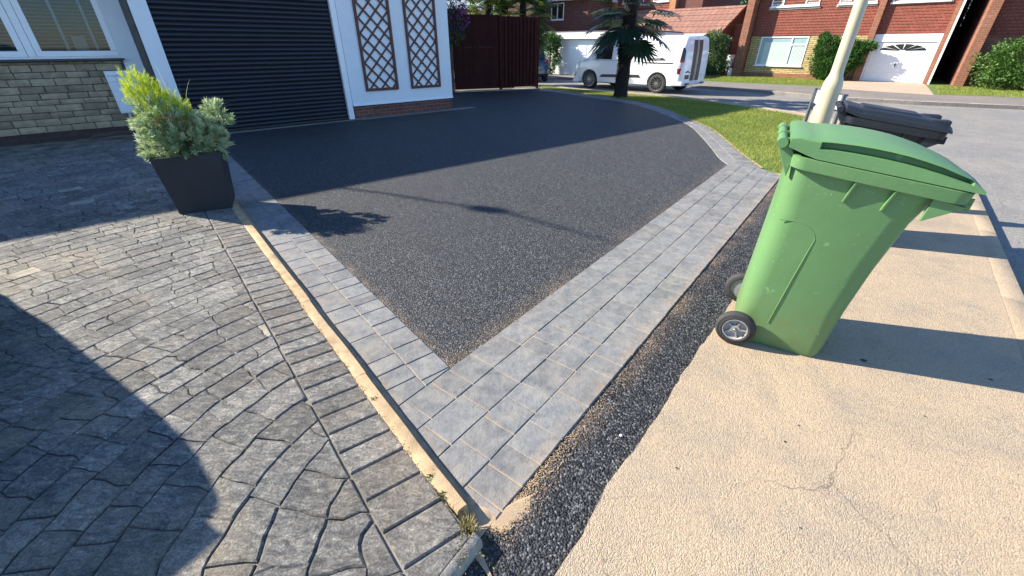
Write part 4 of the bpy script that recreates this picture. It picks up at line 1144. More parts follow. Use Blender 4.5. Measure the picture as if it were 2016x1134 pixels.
def palm(loc, trunk_h, r0, nleaf, crown, label, name='palm_tree', leafsize=.62, zlo=1.5, seed=3, low=True, lmat='palmleaf'):
    random.seed(seed)
    t = thing(name, Vector(loc), label, 'palm tree')
    mb = MB(); n = 24; secs = []
    for i in range(n+1):
        z = trunk_h*i/n; r = r0*(1.15 if i == 0 else 1)*(1-.12*i/n)
        secs.append([((r*(1+.13*mnoise.noise(Vector((math.cos(t_)*2, math.sin(t_)*2, z*5)))))*math.cos(t_), (r*(1+.13*mnoise.noise(Vector((math.cos(t_)*2, math.sin(t_)*2, z*5)))))*math.sin(t_), z) for t_ in [2*math.pi*k/18 for k in range(18)]])
    mb.loft(secs, tint=.5)
    for _ in range(1500):     # old leaf bases and fibre
        z = random.uniform(.05, trunk_h); an = random.uniform(0, 2*math.pi); r = r0*(1-.12*z/trunk_h)*1.0
        b0 = Vector((r*math.cos(an), r*math.sin(an), z)); o = Vector((math.cos(an), math.sin(an), 0)); sd_ = Vector((-o.y, o.x, 0))*random.uniform(.008, .022)
        sgn = 1 if random.random() < .6 else -1
        tip_ = b0+o*random.uniform(.02, .075)+Vector((0, 0, sgn*random.uniform(.03, .10)))
        mb.add([b0-sd_-o*.01, b0+sd_-o*.01, tip_], [(0, 1, 2)], tint=random.random())
    mb.build('trunk', M['palmbark'], t)
    for i in range(nleaf):
        f = i/nleaf; an = i*2.39996+seed; z0 = trunk_h-.05-(1-f)*crown
        el = -.42+1.4*f if low else -.2+1.2*f
        d = Vector((math.cos(an)*math.cos(el), math.sin(an)*math.cos(el), math.sin(el)))
        mb = MB(); fan_leaf(mb, (r0*.6*math.cos(an), r0*.6*math.sin(an), z0), d, random.uniform(.55, .85), leafsize*random.uniform(.8, 1.05), random.uniform(.1, .75), droop=.38-.4*f)
        mb.build('frond', M[lmat], t, fix=False)
    return t
pb = gp(1221, 191)
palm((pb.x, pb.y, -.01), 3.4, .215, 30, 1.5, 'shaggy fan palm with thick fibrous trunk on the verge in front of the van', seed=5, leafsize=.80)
q = GF @ Vector((4.0, 2.6, 0))
palm((q.x, q.y, 0), 3.3, .14, 46, 1.2, 'leafy fan palm rising behind the brown slatted fence', seed=9, leafsize=.85, lmat='palmleaf_lit')
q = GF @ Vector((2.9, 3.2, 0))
palm((q.x-.2, q.y, 0), 3.1, .12, 30, .7, 'yellow green fan palm behind the junction of gate and fence', seed=12, leafsize=.7, lmat='palmleaf_lit')
random.seed(21)

# ================================================================== vehicles
def grid_loft(stations, half_fn):
    """stations: list of x; half_fn(x) -> list of (y,z) from bottom centre up to roof centre. Returns grid rows (full section)"""
    rows_ = []
    for x in stations:
        h = half_fn(x); rows_.append([(x, -y, z) for y, z in h]+[(x, y, z) for y, z in h[::-1][1:]])
    return rows_
def panel(rows_, i0, i1, j0, j1, off, name, mat, parent, smooth=60):
    """a body panel lifted off the loft surface by off (with thickness)"""
    n = len(rows_[0])
    def P(i, j): return Vector(rows_[i][j])
    vs_ = []; W_ = j1-j0+1
    for i in range(i0, i1+1):
        for j in range(j0, j1+1):
            a_ = P(min(i+1, len(rows_)-1), j)-P(max(i-1, 0), j); b_ = P(i, min(j+1, n-1))-P(i, max(j-1, 0)); nn = b_.cross(a_)
            if nn.length < 1e-6: nn = Vector((0, 0, 1))
            nn.normalize(); p = P(i, j)
            if nn.dot(p-Vector((p.x, 0, .9))) < 0: nn = -nn
            vs_.append(p+nn*off)
    fs_ = [((i)*W_+j, i*W_+j+1, (i+1)*W_+j+1, (i+1)*W_+j) for i in range(i1-i0) for j in range(W_-1)]
    mb = MB(); mb.add(vs_, fs_); return mb.build(name, mat, parent, smooth=smooth, fix=False)
def interp(x, tab):
    for (a_, va), (b_, vb) in zip(tab, tab[1:]):
        if x <= b_: return va+(vb-va)*max(0, (x-a_))/(b_-a_)
    return tab[-1][1]
def cut_arches(o, spots, w_, r_):
    mb = MB()
    for (x, y0, y1) in spots: mb.tube([(x, y0, r_*.93), (x, y1, r_*.93)], r_, 32)
    me = bpy.data.meshes.new('cut'); me.from_pydata(mb.v, [], mb.f); bm = bmesh.new(); bm.from_mesh(me); bmesh.ops.recalc_face_normals(bm, faces=bm.faces); bm.to_mesh(me); bm.free()
    c = bpy.data.objects.new('cut', me); COL.objects.link(c); c.parent = o.parent
    bpy.context.view_layer.update()
    m = o.modifiers.new('b', 'BOOLEAN'); m.object = c; m.operation = 'DIFFERENCE'; m.solver = 'EXACT'
    dg_ = bpy.context.evaluated_depsgraph_get(); new = bpy.data.meshes.new_from_object(o.evaluated_get(dg_)); o.modifiers.clear()
    old = o.data; o.data = new; bpy.data.objects.remove(c)
    new.shade_smooth(); new.set_sharp_from_angle(angle=R(30))
def wheel(par, x, y, r, side, nsp=14, rim=None):
    W = Matrix.Translation((x, y, r)) @ Matrix.Rotation(R(90)*(1 if side < 0 else -1), 4, 'X')
    mb = MB(); mb.lathe([(r*.70, -.20), (r*.93, -.20), (r*.99, -.17), (r, -.10), (r*.99, -.03), (r*.94, .0), (r*.76, .006), (r*.72, -.01)], 40, W, cap=False); wh = mb.build('wheel', M['rubber'], par, smooth=45)
    mb = MB(); mb.lathe([(r*.72, -.01), (r*.70, -.06), (r*.66, -.12), (.02, -.12)], 32, W, cap=False); mb.build('rim_well', M['darkalloy'], wh, smooth=45)
    mb = MB(); mb.lathe([(r*.735, -.008), (r*.735, .003), (r*.69, .0), (r*.69, -.02)], 40, W, cap=False)
    for k in range(nsp):
        Q = W @ Matrix.Rotation(2*math.pi*k/nsp, 4, 'Z'); mb.box(.05, r*.71, -.009, .009, -.03, -.006, Q)
    mb.lathe([(.06, -.04), (.06, -.002), (.02, .004), (.001, .004)], 16, W); mb.build('rim', rim or M['alloy'], wh, smooth=35)
    return wh
# --- white van
v0, v1 = gp(1158, 173.6, -.1), gp(1291, 184, -.1); vaz = math.degrees(math.atan2(v1.x-v0.x, v1.y-v0.y)); vu = (v1-v0).normalized(); vsc = (v1-v0).length/2.933
VM = frame(v0-vu*.93*vsc+Vector((-vu.y, vu.x))*(0.98*vsc), vaz, -.1) @ Matrix.Diagonal((vsc*.985, vsc*.985, vsc*.91, 1))
van = thing('van', VM, 'white panel van with black rear stripes parked at the kerb behind the palm', 'van')
top = [(0, .72), (.03, .86), (.10, .96), (.30, 1.06), (.60, 1.15), (.80, 1.24), (1.25, 1.60), (1.55, 1.80), (1.75, 1.88), (2.1, 1.94), (2.8, 1.97), (4.2, 1.97), (4.75, 1.94), (4.88, 1.88), (4.95, 1.55), (4.99, 1.1), (5.0, .7)]
def van_half(x):
    zt = interp(x, top); zb = interp(x, [(0, .30), (.15, .20), (.5, .22), (4.4, .24), (4.7, .28), (5.0, .34)])
    wdt = interp(x, [(0, .70), (.05, .80), (.2, .90), (.5, .965), (.9, .985), (4.6, .985), (4.85, .965), (4.93, .93), (5.0, .88)])
    nom = [(0, zb), (.80, zb), (.97, zb+.05), (1.0, zb+.25), (1.005, .72), (1.0, .95), (.985, 1.12), (.965, 1.30), (.93, 1.62), (.90, 1.76), (.84, 1.87), (.72, 1.93), (0, 1.97)]
    out = []
    for i, (fy, z) in enumerate(nom):
        if i >= 4:
            zz = min(z, zt-(12-i)*.012) if zt < 1.97 else z
            zz = max(zz, zb+.26+i*.003)
        else: zz = min(z, zt-.15+i*.01)
        f2 = fy
        if i >= 6 and z > zt: f2 = fy*max(0.0, min(1, 1-(i-8)*.0))
        out.append((f2*wdt, zz))
    out[-1] = (0, max(zt, out[-2][1]+.004))
    return out
st = [0, .01, .03, .06, .10, .18, .30, .45, .60, .70, .80, .95, 1.10, 1.25, 1.40, 1.55, 1.65, 1.75, 1.9, 2.1, 2.4, 2.55, 2.7, 2.9, 3.2, 3.5, 3.65, 3.87, 4.1, 4.4, 4.6, 4.75, 4.82, 4.88, 4.92, 4.95, 4.97, 4.99, 5.0]
rows_ = grid_loft(st, van_half)
mb = MB(); mb.loft(rows_); vb = mb.build('body', M['vanpaint'], van, smooth=30)
cut_arches(vb, [(.93, -1.2, -.68), (.93, .68, 1.2), (3.865, -1.2, -.68), (3.865, .68, 1.2)], .3, .385)
ix = lambda x: min(range(len(st)), key=lambda i: abs(st[i]-x))
NJ = len(rows_[0])
panel(rows_, ix(1.10), ix(1.9), 6, 9, .006, 'door_window', M['darkglass'], van)
panel(rows_, ix(2.1), ix(2.9), 7, 9, .006, 'side_window', M['darkglass'], van)
panel(rows_, ix(.80), ix(1.55), 11, NJ-12, .006, 'windscreen', M['darkglass'], van)
def vbox(x0, x1, y0, y1, z0, z1, name, mat, bev=.004, par=van):
    mb = MB(); mb.box(x0, x1, y0, y1, z0, z1); return mb.build(name, mat, par, bevel=bev)
def vpoly(pts, y, th_, name, mat, par=van):
    mb = MB(); n_ = len(pts); mb.add([(x, y, z) for x, z in pts]+[(x, y-th_, z) for x, z in pts], [tuple(range(n_)), tuple(range(n_, 2*n_))[::-1]]+[(i, n_+i, n_+(i+1) % n_, (i+1) % n_) for i in range(n_)]); return mb.build(name, mat, par)
vpoly([(1.42, .46), (3.22, .52), (3.12, .62), (1.52, .57)], -.985, .012, 'side_moulding', M['stripe'])
vpoly([(3.36, 1.125), (4.10, 1.150), (3.97, 1.215), (3.43, 1.195)], -.978, .010, 'side_decal', M['stripe'])
vbox(3.22, 4.42, -.994, -.982, 1.03, 1.06, 'slide_rail', M['stripe'], .002)
vbox(.30, 3.2, -.988, -.983, 1.082, 1.090, 'waist_line', M['stripe'], 0)
tc_ = bpy.data.curves.new('letters', 'FONT'); tc_.body = 'CUSTOM'; tc_.size = .062; tc_.extrude = .001; tc_.align_x = 'CENTER'; tc_.align_y = 'CENTER'
to = bpy.data.objects.new('letters_tmp', tc_); COL.objects.link(to); bpy.context.view_layer.update()
lm = bpy.data.meshes.new_from_object(to.evaluated_get(bpy.context.evaluated_depsgraph_get())); bpy.data.objects.remove(to)
lm.materials.clear(); lm.materials.append(M['decalwhite']); lo = bpy.data.objects.new('decal_letters', lm); COL.objects.link(lo); lo.parent = van
lo.matrix_local = Matrix.Translation((3.72, -.990, 1.172)) @ Matrix.Rotation(R(90), 4, 'X') @ Matrix.Scale(1.35, 4, (1, 0, 0))
# rear lamps wrapping the corner, rear doors, stripes, plate, bumper
for sy in (-1, 1):
    mb = MB(); y = sy*.955
    P0 = [(4.70, .985, .74), (4.86, .955, .70), (4.90, .94, 1.0), (4.885, .93, 1.5), (4.83, .925, 1.56), (4.79, .935, 1.50), (4.78, .965, 1.05), (4.70, .985, .84)]
    def lens(idx_z0, idx_z1, name, mat, grow=0):
        mb = MB(); vs_ = []
        zs = [idx_z0+(idx_z1-idx_z0)*k/5 for k in range(6)]
        for z in zs:
            xb = interp(z, [(.70, 4.72), (.85, 4.70), (1.05, 4.765), (1.55, 4.80)]); x1 = interp(z, [(.70, 4.90), (1.1, 4.955), (1.5, 4.93), (1.56, 4.90)])
            wy = interp(z, [(.7, .985), (1.12, .975), (1.3, .955), (1.6, .92)])
            vs_ += [(xb, sy*(wy+.004), z), (x1-.05, sy*(wy-.008), z), (x1+.012, sy*(wy-.075), z), (x1+.014, sy*(wy-.15), z)]
        mb.add(vs_, [(4*a_+b_, 4*a_+b_+1, 4*a_+b_+5, 4*a_+b_+4) for a_ in range(5) for b_ in range(3)]); return mb.build(name, mat, van, smooth=60, fix=False)
    lens(.70, .88, 'rear_lamp', M['redlens']); lens(.88, 1.08, 'rear_lamp_clear', M['clearlens']); lens(1.08, 1.16, 'rear_lamp', M['redlens']); lens(1.16, 1.55, 'rear_lamp_smoked', M['stripe'])
    wheel(van, .93, sy*.965, .335, sy, 14, M['darkalloy'] if 0 else M['alloy']); wheel(van, 3.865, sy*.965, .335, sy, 14, M['alloy'])
def rear_strip(y0, y1, name, mat, z0=.45, z1=1.80, o=.012):
    mb = MB(); vs_ = []; n_ = 10
    for k in range(n_+1):
        z = z0+(z1-z0)*k/n_; x = interp(z, [(.3, 5.0), (.7, 5.0), (1.1, 4.99), (1.55, 4.95), (1.88, 4.88), (1.97, 4.8)])+o
        vs_ += [(x, y0, z), (x, y1, z)]
    mb.add(vs_, [(2*k, 2*k+1, 2*k+3, 2*k+2) for k in range(n_)]); return mb.build(name, mat, van, smooth=60, fix=False)
for y0, y1 in ((-.34, -.06), (.06, .34)): rear_strip(y0, y1, 'rear_stripe', M['stripe'])
rear_strip(-.015, .015, 'door_gap', M['black'], .45, 1.85, .010)
rear_strip(-.74, -.44, 'rear_plate', M['stripe'], .52, .66, .016)
mb = MB(); mb.tube([(5.02, -.72, .74), (5.045, -.6, .78), (5.02, -.45, .74)], .02, 8); mb.build('door_handle', M['black'], van, smooth=50)
mb = MB(); mb.loft([[(4.55, -.99, .30), (5.04, -.93, .30), (5.09, 0, .30), (5.04, .93, .30), (4.55, .99, .30)], [(4.55, -.995, .44), (5.06, -.94, .44), (5.11, 0, .44), (5.06, .94, .44), (4.55, .995, .44)]]); mb.build('rear_bumper', M['vanpaint'], van, bevel=.02)
vbox(4.9, 5.10, -.75, -.45, .33, .38, 'fog_recess', M['black']); vbox(4.9, 5.10, .45, .75, .33, .38, 'fog_recess', M['black'])
mb = MB(); mb.loft([[(-.06, -.75, .20), (-.06, .75, .20), (.4, .95, .20), (.4, -.95, .20)], [(-.02, -.78, .32), (-.02, .78, .32), (.4, .97, .32), (.4, -.97, .32)]]); mb.build('front_bumper', M['vanpaint'], van, bevel=.02)
for sy in (-1, 1):
    mb = MB(); mb.add([(.02, sy*.66, .42), (.18, sy*.905, .42), (.22, sy*.93, .62), (.04, sy*.74, .62)], [(0, 1, 2, 3)]); mb.build('fog_vent', M['black'], van)
    mb = MB(); mb.add([(.05, sy*.70, .84), (.22, sy*.895, .84), (.62, sy*.955, 1.08), (.28, sy*.80, 1.04), (.12, sy*.74, .95)], [(0, 1, 2, 3, 4)]); mb.build('headlamp', M['darkglass'], van)
    mb = MB(); mb.loft([[(1.12, sy*.98, 1.08), (1.2, sy*.98, 1.08), (1.2, sy*1.15, 1.06), (1.12, sy*1.16, 1.06)], [(1.10, sy*.98, 1.3), (1.22, sy*.98, 1.3), (1.22, sy*1.17, 1.32), (1.12, sy*1.19, 1.32)]]); mb.build('door_mirror', M['vanpaint'], van, bevel=.02)

for o in van.children_recursive:
    if o.type == 'MESH' and o.name.split('.')[0] not in ('wheel', 'rim', 'rim_well', 'decal_letters'):
        for v in o.data.vertices:
            if v.co.x > 4.3: v.co.x = 4.3+(v.co.x-4.3)*.66
# --- hatchbacks
def hatchback(Mx, paint, label, group=None, plate=True):
    t = thing('car', Mx, label, 'car', group)
    # x = 0 rear, 3.9 nose
    tp_ = [(0, .62), (.02, .90), (.10, 1.02), (.30, 1.30), (.50, 1.42), (.9, 1.475), (1.6, 1.49), (2.1, 1.44), (2.45, 1.25), (2.85, 1.00), (3.3, .92), (3.7, .80), (3.85, .65), (3.9, .52)]
    def half(x):
        zt = interp(x, tp_); zb = interp(x, [(0, .34), (.3, .22), (3.5, .2), (3.9, .28)])
        wdt = interp(x, [(0, .70), (.06, .78), (.25, .83), (.8, .85), (3.0, .85), (3.6, .80), (3.9, .62)])
        nom = [(0, zb), (.82, zb), (.97, zb+.05), (1, zb+.25), (1, .72), (.985, .90), (.95, 1.02), (.87, 1.22), (.80, 1.36), (.70, 1.44), (.5, 1.475), (0, 1.49)]
        out = []
        for i, (fy, z) in enumerate(nom):
            if i >= 4: zz = max(min(z, zt-(11-i)*.012), zb+.26+i*.002)
            else: zz = min(z, zt-.14+i*.01)
            out.append((fy*wdt, zz))
        k_ = 1-.30*(1-min(1, x/1.1))**1.6  # roof narrowed at the rear to round the added car's shadow
        out = [(y_*(k_ if i_ >= 6 else 1), z_) for i_, (y_, z_) in enumerate(out)]
        out[-1] = (0, max(zt, out[-2][1]+.004)); return out
    st_ = [0, .01, .03, .06, .10, .15, .20, .25, .30, .36, .42, .50, .6, .75, .9, 1.2, 1.6, 1.85, 2.1, 2.3, 2.45, 2.65, 2.85, 3.1, 3.3, 3.5, 3.7, 3.8, 3.85, 3.88, 3.9]
    rw = grid_loft(st_, half)
    mb = MB(); mb.loft(rw); bd = mb.build('body', paint, t, smooth=32)
    cut_arches(bd, [(.68, -1, -.6), (.68, .6, 1), (3.15, -1, -.6), (3.15, .6, 1)], .3, .33)
    jx = lambda x: min(range(len(st_)), key=lambda i: abs(st_[i]-x)); N_ = len(rw[0])
    for (j0, j1) in ((6, 8), (N_-9, N_-7)):
        panel(rw, jx(.42), jx(1.2), j0, j1, .005, 'side_window', M['darkglass'], t); panel(rw, jx(1.2)+0, jx(2.3), j0, j1, .005, 'side_window', M['darkglass'], t)
    # rear glass
    mb = MB(); mb.add([(.075, -.56, 1.03), (.075, .56, 1.03), (.045+.20, .60, 1.20), (.045+.20, -.60, 1.20), (.40, -.52, 1.395), (.40, .52, 1.395)], [(0, 1, 2, 3), (3, 2, 5, 4)])
    mb.build('rear_window', M['paleglass'] if 0 else M['darkglass'], t)
    for sy in (-1, 1):
        mb = MB(); mb.add([(-.006, sy*.52, .84), (-.004, sy*.70, .80), (.12, sy*.835, .80), (.20, sy*.82, 1.0), (.08, sy*.73, 1.02), (.02, sy*.56, .98)], [(0, 1, 4, 5), (1, 2, 3, 4)]); mb.build('rear_lamp', M['redlens'], t)
        wheel(t, .68, sy*.83, .30, sy, 10); wheel(t, 3.15, sy*.83, .30, sy, 10)
        mb = MB(); mb.add([(3.89, sy*.42, .62), (3.80, sy*.70, .66), (3.62, sy*.78, .80), (3.74, sy*.5, .78)], [(0, 1, 2, 3)]); mb.build('headlamp', M['clearlens'], t)
    mb = MB(); mb.loft([[(-.05, -.68, .36), (.25, -.86, .36), (.25, .86, .36), (-.05, .68, .36)], [(-.04, -.70, .56), (.25, -.865, .56), (.25, .865, .56), (-.04, .70, .56)]]); mb.build('rear_bumper', paint, t, bevel=.02)
    mb = MB(); mb.box(-.065, -.052, -.26, .26, .40, .51) if 0 else mb.box(-.022, -.012, -.26, .26, .60, .71); mb.build('number_plate', M['yellowplate'], t)
    mb = MB(); mb.box(-.03, -.005, -.3, .3, .73, .76); mb.build('boot_trim', M['black'], t)
    return t
c0 = gp(1085, 163, -.1)
hatchback(frame(c0+Vector((-.85, .25)), 350, -.1) @ Matrix.Diagonal((1, 1, 1, 1)), M['bluepaint'], 'dark blue hatchback parked in the road beyond the brown fence', 'parked hatchbacks')
# hatchback added out of view so its shadow lies across the imprinted paving
M['greypaint'] = simple('grey_car_paint', (.12, .13, .14), .25, .1, 2)
hatchback(frame((-3.06, .74), 301, ZP), M['greypaint'], 'added grey hatchback out of view on the patio, placed for its shadow', 'parked hatchbacks')

# ================================================================== houses over the road
def hung_wall(mb, x0, x1, z0, z1, y, rowh=.115):
    z = z0
    while z < z1-.01:
        zt_ = min(z+rowh, z1); mb.add([(x0, y-.022, z), (x1, y-.022, z), (x1, y-.002, zt_), (x0, y-.002, zt_), (x0, y, z), (x1, y, z)], [(0, 1, 2, 3), (0, 4, 5, 1)]); z += rowh
def house_window(par, x0, x1, z0, z1, y, mulls=(), glass='darkglass', curtain=None, t=.055):
    w_ = bpy.data.objects.new('window', None); COL.objects.link(w_); w_.parent = par
    mb = MB(); wframe(mb, x0, x1, z0, z1, y-.03, t, .06)
    for m_ in mulls: mb.box(m_-.03, m_+.03, y-.028, y+.028, z0+t, z1-t)
    mb.build('frame', M['upvc'], w_, bevel=.005)
    mb = MB(); mb.box(x0+t, x1-t, y+.005, y+.012, z0+t, z1-t); mb.build('pane', M['glass'] if glass == 'glass' else M[glass], w_)
    mb = MB(); mb.box(x0-.04, x1+.04, y-.09, y-.028, z0-.05, z0); mb.build('sill', M['upvc'], w_, bevel=.004)
    return w_
DM = frame((12.98, 25.68), 134.8)
D = thing('tile_hung_house', DM, 'two storey red tile hung house with yellow stone ground floor and white garage door', 'house')
mb = MB(); hung_wall(mb, -.36, 4.70, 1.89, 5.4, .0); hung_wall(mb, 4.92, 7.26, 1.92, 5.4, -.0); mb.build('hung_tiles', M['hungtile'], D, fix=False)
mb = MB(); mb.box(-.36, .12, .0, .12, .12, 1.87); mb.box(2.36, 4.72, .0, .12, .12, 1.87); mb.box(.12, 2.36, .0, .12, .12, .50); mb.build('stone_wall', M['yellowstone'], D)
mb = MB(); mb.box(-.6, 4.9, -.06, .1, -.05, .20); mb.build('brick_plinth', M['redbrick'], D)
mb = MB(); mb.box(-.38, 7.3, .14, 7.5, -.02, 5.4); mb.build('house_core', M['brownbrick'], D)
for (x0, x1, pr) in ((-.74, -.40, -.62), (4.70, 4.93, -.22), (7.26, 7.42, -.16)):
    mb = MB(); mb.box(x0, x1, pr, .16, -.03 if x0 != 4.70 else -.03, 5.5); mb.build('brick_pier', M['redbrick'], D)
mb = MB(); mb.add([(-.9, -.7, 5.4), (7.6, -.7, 5.4), (7.6, 3.6, 7.6), (-.9, 3.6, 7.6), (-.9, 7.9, 5.4), (7.6, 7.9, 5.4)], [(0, 1, 2, 3), (3, 2, 5, 4), (0, 3, 4), (1, 5, 2), (0, 4, 5, 1)]); mb.build('roof', M['rooftile'], D)
house_window(D, .14, 2.34, .55, 1.85, .01, (1.62,), 'paleglass')
mb = MB(); mb.box(1.65, 2.28, -.015, .02, 1.46, 1.52); mb.build('transom', M['upvc'], D)
M['vblind'] = simple('vertical_blind', (.62, .68, .62), .7, .05)
mb = MB()
for k in range(28): mb.box(.38+k*.043, .38+k*.043+.03, .003, .0045, .61, 1.60)
for k in range(9): mb.box(1.72+k*.06, 1.72+k*.06+.04, .003, .0045, .61, 1.42)
mb.build('vertical_blind', M['vblind'], D)
house_window(D, .22, 2.33, 3.13, 4.3, -.01, (.75, 1.75))
house_window(D, 3.12, 4.55, 3.12, 4.3, -.01, (3.7,))
house_window(D, 5.1, 7.0, 3.08, 4.3, -.01, (6.0,))
for (x0, x1) in ((.26, .72), (1.80, 2.28), (3.2, 3.6), (4.1, 4.5)):
    mb = MB()
    for k in range(7): mb.box(x0+k*(x1-x0)/7, x0+(k+.7)*(x1-x0)/7, -.012, -.006, 3.18, 4.2)
    mb.build('curtain', M['vblind'], D)
mb = MB()
for (x0, x1) in ((.15, 2.42), (3.05, 4.62), (5.05, 7.1)): mb.box(x0, x1, -.05, -.0, 3.0, 3.075)
mb.build('lead_flashing', M['kerbstone'], D)
GD = bpy.data.objects.new('garage_door', None); COL.objects.link(GD); GD.parent = D
mb = MB(); mb.box(4.94, 7.25, -.03, .1, 1.60, 1.90); mb.box(4.94, 5.02, -.03, .1, 0, 1.6); mb.box(7.17, 7.25, -.03, .1, 0, 1.6); mb.build('frame', M['whitepaint'], GD, bevel=.004)
mb = MB(); mb.box(5.03, 7.16, .02, .06, .02, 1.585); mb.build('panel', M['whitepaint'], GD, bevel=.004)
mb = MB()
for r_ in range(3):
    for c_ in range(4): mb.box(5.12+c_*.51, 5.12+c_*.51+.44, .008, .0195, .10+r_*.38, .10+r_*.38+.30)
mb.build('raised_panel', M['whitepaint'], GD, bevel=.006)
mb = MB(); cx = 6.10; zc = 1.25
for k in range(6):   # fanlight segments
    a0, a1 = R(5+k*28.6+2), R(5+(k+1)*28.6-2); vs_ = []
    for rr in (.15, 1.0):
        for f in (0, .5, 1):
            an = a0+(a1-a0)*f; vs_.append((cx-math.cos(an)*.82*rr, .014, zc+math.sin(an)*.27*rr))
    mb.add(vs_, [(0, 1, 4, 3), (1, 2, 5, 4)])
mb.build('fanlight', M['darkglass'], GD, fix=False)
mb = MB(); mb.lathe([(.02, 0), (.02, .03), (.03, .04), (.03, .06), (.01, .07)], 10, Matrix.Translation((6.05, .01, .72)) @ Matrix.Rotation(R(90), 4, 'X')); mb.box(6.03, 6.07, -.02, .0, .62, .72); mb.build('handle', M['black'], GD)
mb = MB(); mb.box(7.43, 7.50, -.30, -.23, 0, 5.4); mb.build('downpipe', M['upvc'], D)

EM = frame((18.25, 19.23), 128)
E_ = thing('tile_hung_house', EM, 'red tile hung house partly behind the large hedge at the right edge', 'house')
mb = MB(); mb.box(-.02, .30, -.05, .6, -.05, 5.5); mb.build('brick_pier', M['redbrick'], E_)
mb = MB(); mb.box(.05, 6, .62, 8, -.05, 5.4); mb.build('house_core', M['redbrick'], E_)
mb = MB(); hung_wall(mb, .30, 6, 1.76, 5.4, .60); mb.build('hung_tiles', M['hungtile'], E_, fix=False)
mb = MB(); mb.box(-.01, .03, .6, 8, -.05, 5.4); mb.build('side_wall', M['brownbrick'], E_)
mb = MB(); mb.add([(-.2, -.2, 5.4), (6.3, -.2, 5.4), (6.3, 4.2, 7.6), (-.2, 4.2, 7.6), (-.2, 8.3, 5.4), (6.3, 8.3, 5.4)], [(0, 1, 2, 3), (3, 2, 5, 4), (0, 3, 4), (1, 5, 2), (0, 4, 5, 1)]); mb.build('roof', M['rooftile'], E_)
house_window(E_, 1.05, 2.6, 3.0, 4.2, .59, (1.8,))
mb = MB(); mb.box(7.3, 9.2, 6.0, 6.1, -.05, 2.3); o = mb.build('gap_shade_board', M['gatewood']); o.matrix_world = DM; tag(o, 'dark board added for the deep shade in the gap between the tile hung houses', 'gate')  # dark board standing in for the deep shade of the gap
# ivy behind the added dark board in the gap
iv = thing('ivy', DM @ Matrix.Translation((7.6, 6.6, 0)), 'ivy climbing in the narrow gap between the two tile hung houses', 'climber')
P_, D_ = blob_pts([((-.1, 0, 3.2), (.5, .4, 1.9)), ((-.2, 0, 1.6), (.35, .3, 1.1))], 2200, .4)
leaf_mesh('foliage', P_, D_+rng.normal(size=D_.shape)*.6, .10, .08, M['hedgeleaf'], iv)
mb = MB(); mb.tube([(0, 0, 0), (-.05, 0, 2), (-.1, 0, 3.8)], [.04, .03, .01], 6); mb.build('stem', M['bark'], iv)

# house with the low tiled garage roof, left of the tile hung house
CM = frame((12.98, 25.68), 134.8) @ Matrix.Translation((-2.0, -.3, 0))
C = thing('brick_house', CM, 'brown brick house with a low pink tiled garage roof behind the van', 'house')
mb = MB(); mb.box(-7.0, 0, .0, 5.5, -.05, 2.05); mb.build('garage_wall', M['whitepaint'], C)
mb = MB(); mb.add([(0.02, .0, -.05), (.02, 5.5, -.05), (.02, 5.5, 2.1), (.02, 2.6, 3.40), (.02, .0, 2.1), (.0, .0, -.05), (.0, 5.5, -.05), (.0, 5.5, 2.1), (.0, 2.6, 3.40), (.0, .0, 2.1)], [(0, 1, 2, 3, 4), (9, 8, 7, 6, 5)]); mb.build('gable_wall', M['brownbrick'], C)
mb = MB()
rr_ = 9
for k in range(rr_):
    t0_, t1_ = k/rr_, (k+1)/rr_
    y0, y1 = -.35+t0_*2.95, -.35+t1_*2.95; z0, z1 = 2.02+t0_*1.42, 2.02+t1_*1.42
    mb.add([(-7.1, y0, z0+.03), (.16, y0, z0+.03), (.16, y1, z1), (-7.1, y1, z1), (-7.1, y0, z0-.01), (.16, y0, z0-.01)], [(0, 1, 2, 3), (4, 5, 1, 0)])
mb.add([(-7.1, 2.6, 3.44), (.16, 2.6, 3.44), (.16, 5.8, 1.95), (-7.1, 5.8, 1.95)], [(0, 1, 2, 3)])
mb.build('garage_roof', M['rooftile'], C, fix=False)
mb = MB(); mb.add([(.17, -.35, 2.03), (.17, 2.6, 3.46), (.17, 2.6, 3.28), (.17, -.35, 1.85), (.20, -.35, 2.03), (.20, 2.6, 3.46), (.20, 2.6, 3.28), (.20, -.35, 1.85)], [(0, 1, 2, 3), (4, 7, 6, 5), (0, 4, 5, 1), (3, 2, 6, 7), (0, 3, 7, 4)])
mb.add([(.17, 5.6, 2.03), (.17, 2.6, 3.46), (.17, 2.6, 3.28), (.17, 5.6, 1.85), (.20, 5.6, 2.03), (.20, 2.6, 3.46), (.20, 2.6, 3.28), (.20, 5.6, 1.85)], [(0, 1, 2, 3), (4, 7, 6, 5), (0, 4, 5, 1), (3, 2, 6, 7), (0, 3, 7, 4)])
mb.build('barge_board', M['brownbrick'], C)
mb = MB(); mb.box(-7.1, .16, -.40, -.34, 1.93, 2.02); mb.build('gutter', M['whitepaint'], C)
mb = MB(); mb.box(-11.0, -2.6, 3.0, 9, -.05, 6.4); mb.build('upper_wall', M['brownbrick'], C)
mb = MB(); mb.add([(-11.3, 2.6, 6.3), (-2.3, 2.6, 6.3), (-2.3, 6, 8.4), (-11.3, 6, 8.4), (-11.3, 9.4, 6.3), (-2.3, 9.4, 6.3)], [(0, 1, 2, 3), (3, 2, 5, 4), (0, 3, 4), (1, 5, 2), (0, 4, 5, 1)]); mb.build('roof', M['rooftile'], C)
mb = MB(); hung_wall(mb, -8.6, -4.6, 2.2, 5.2, 2.98); mb.build('hung_tiles', M['hungtile'], C, fix=False)
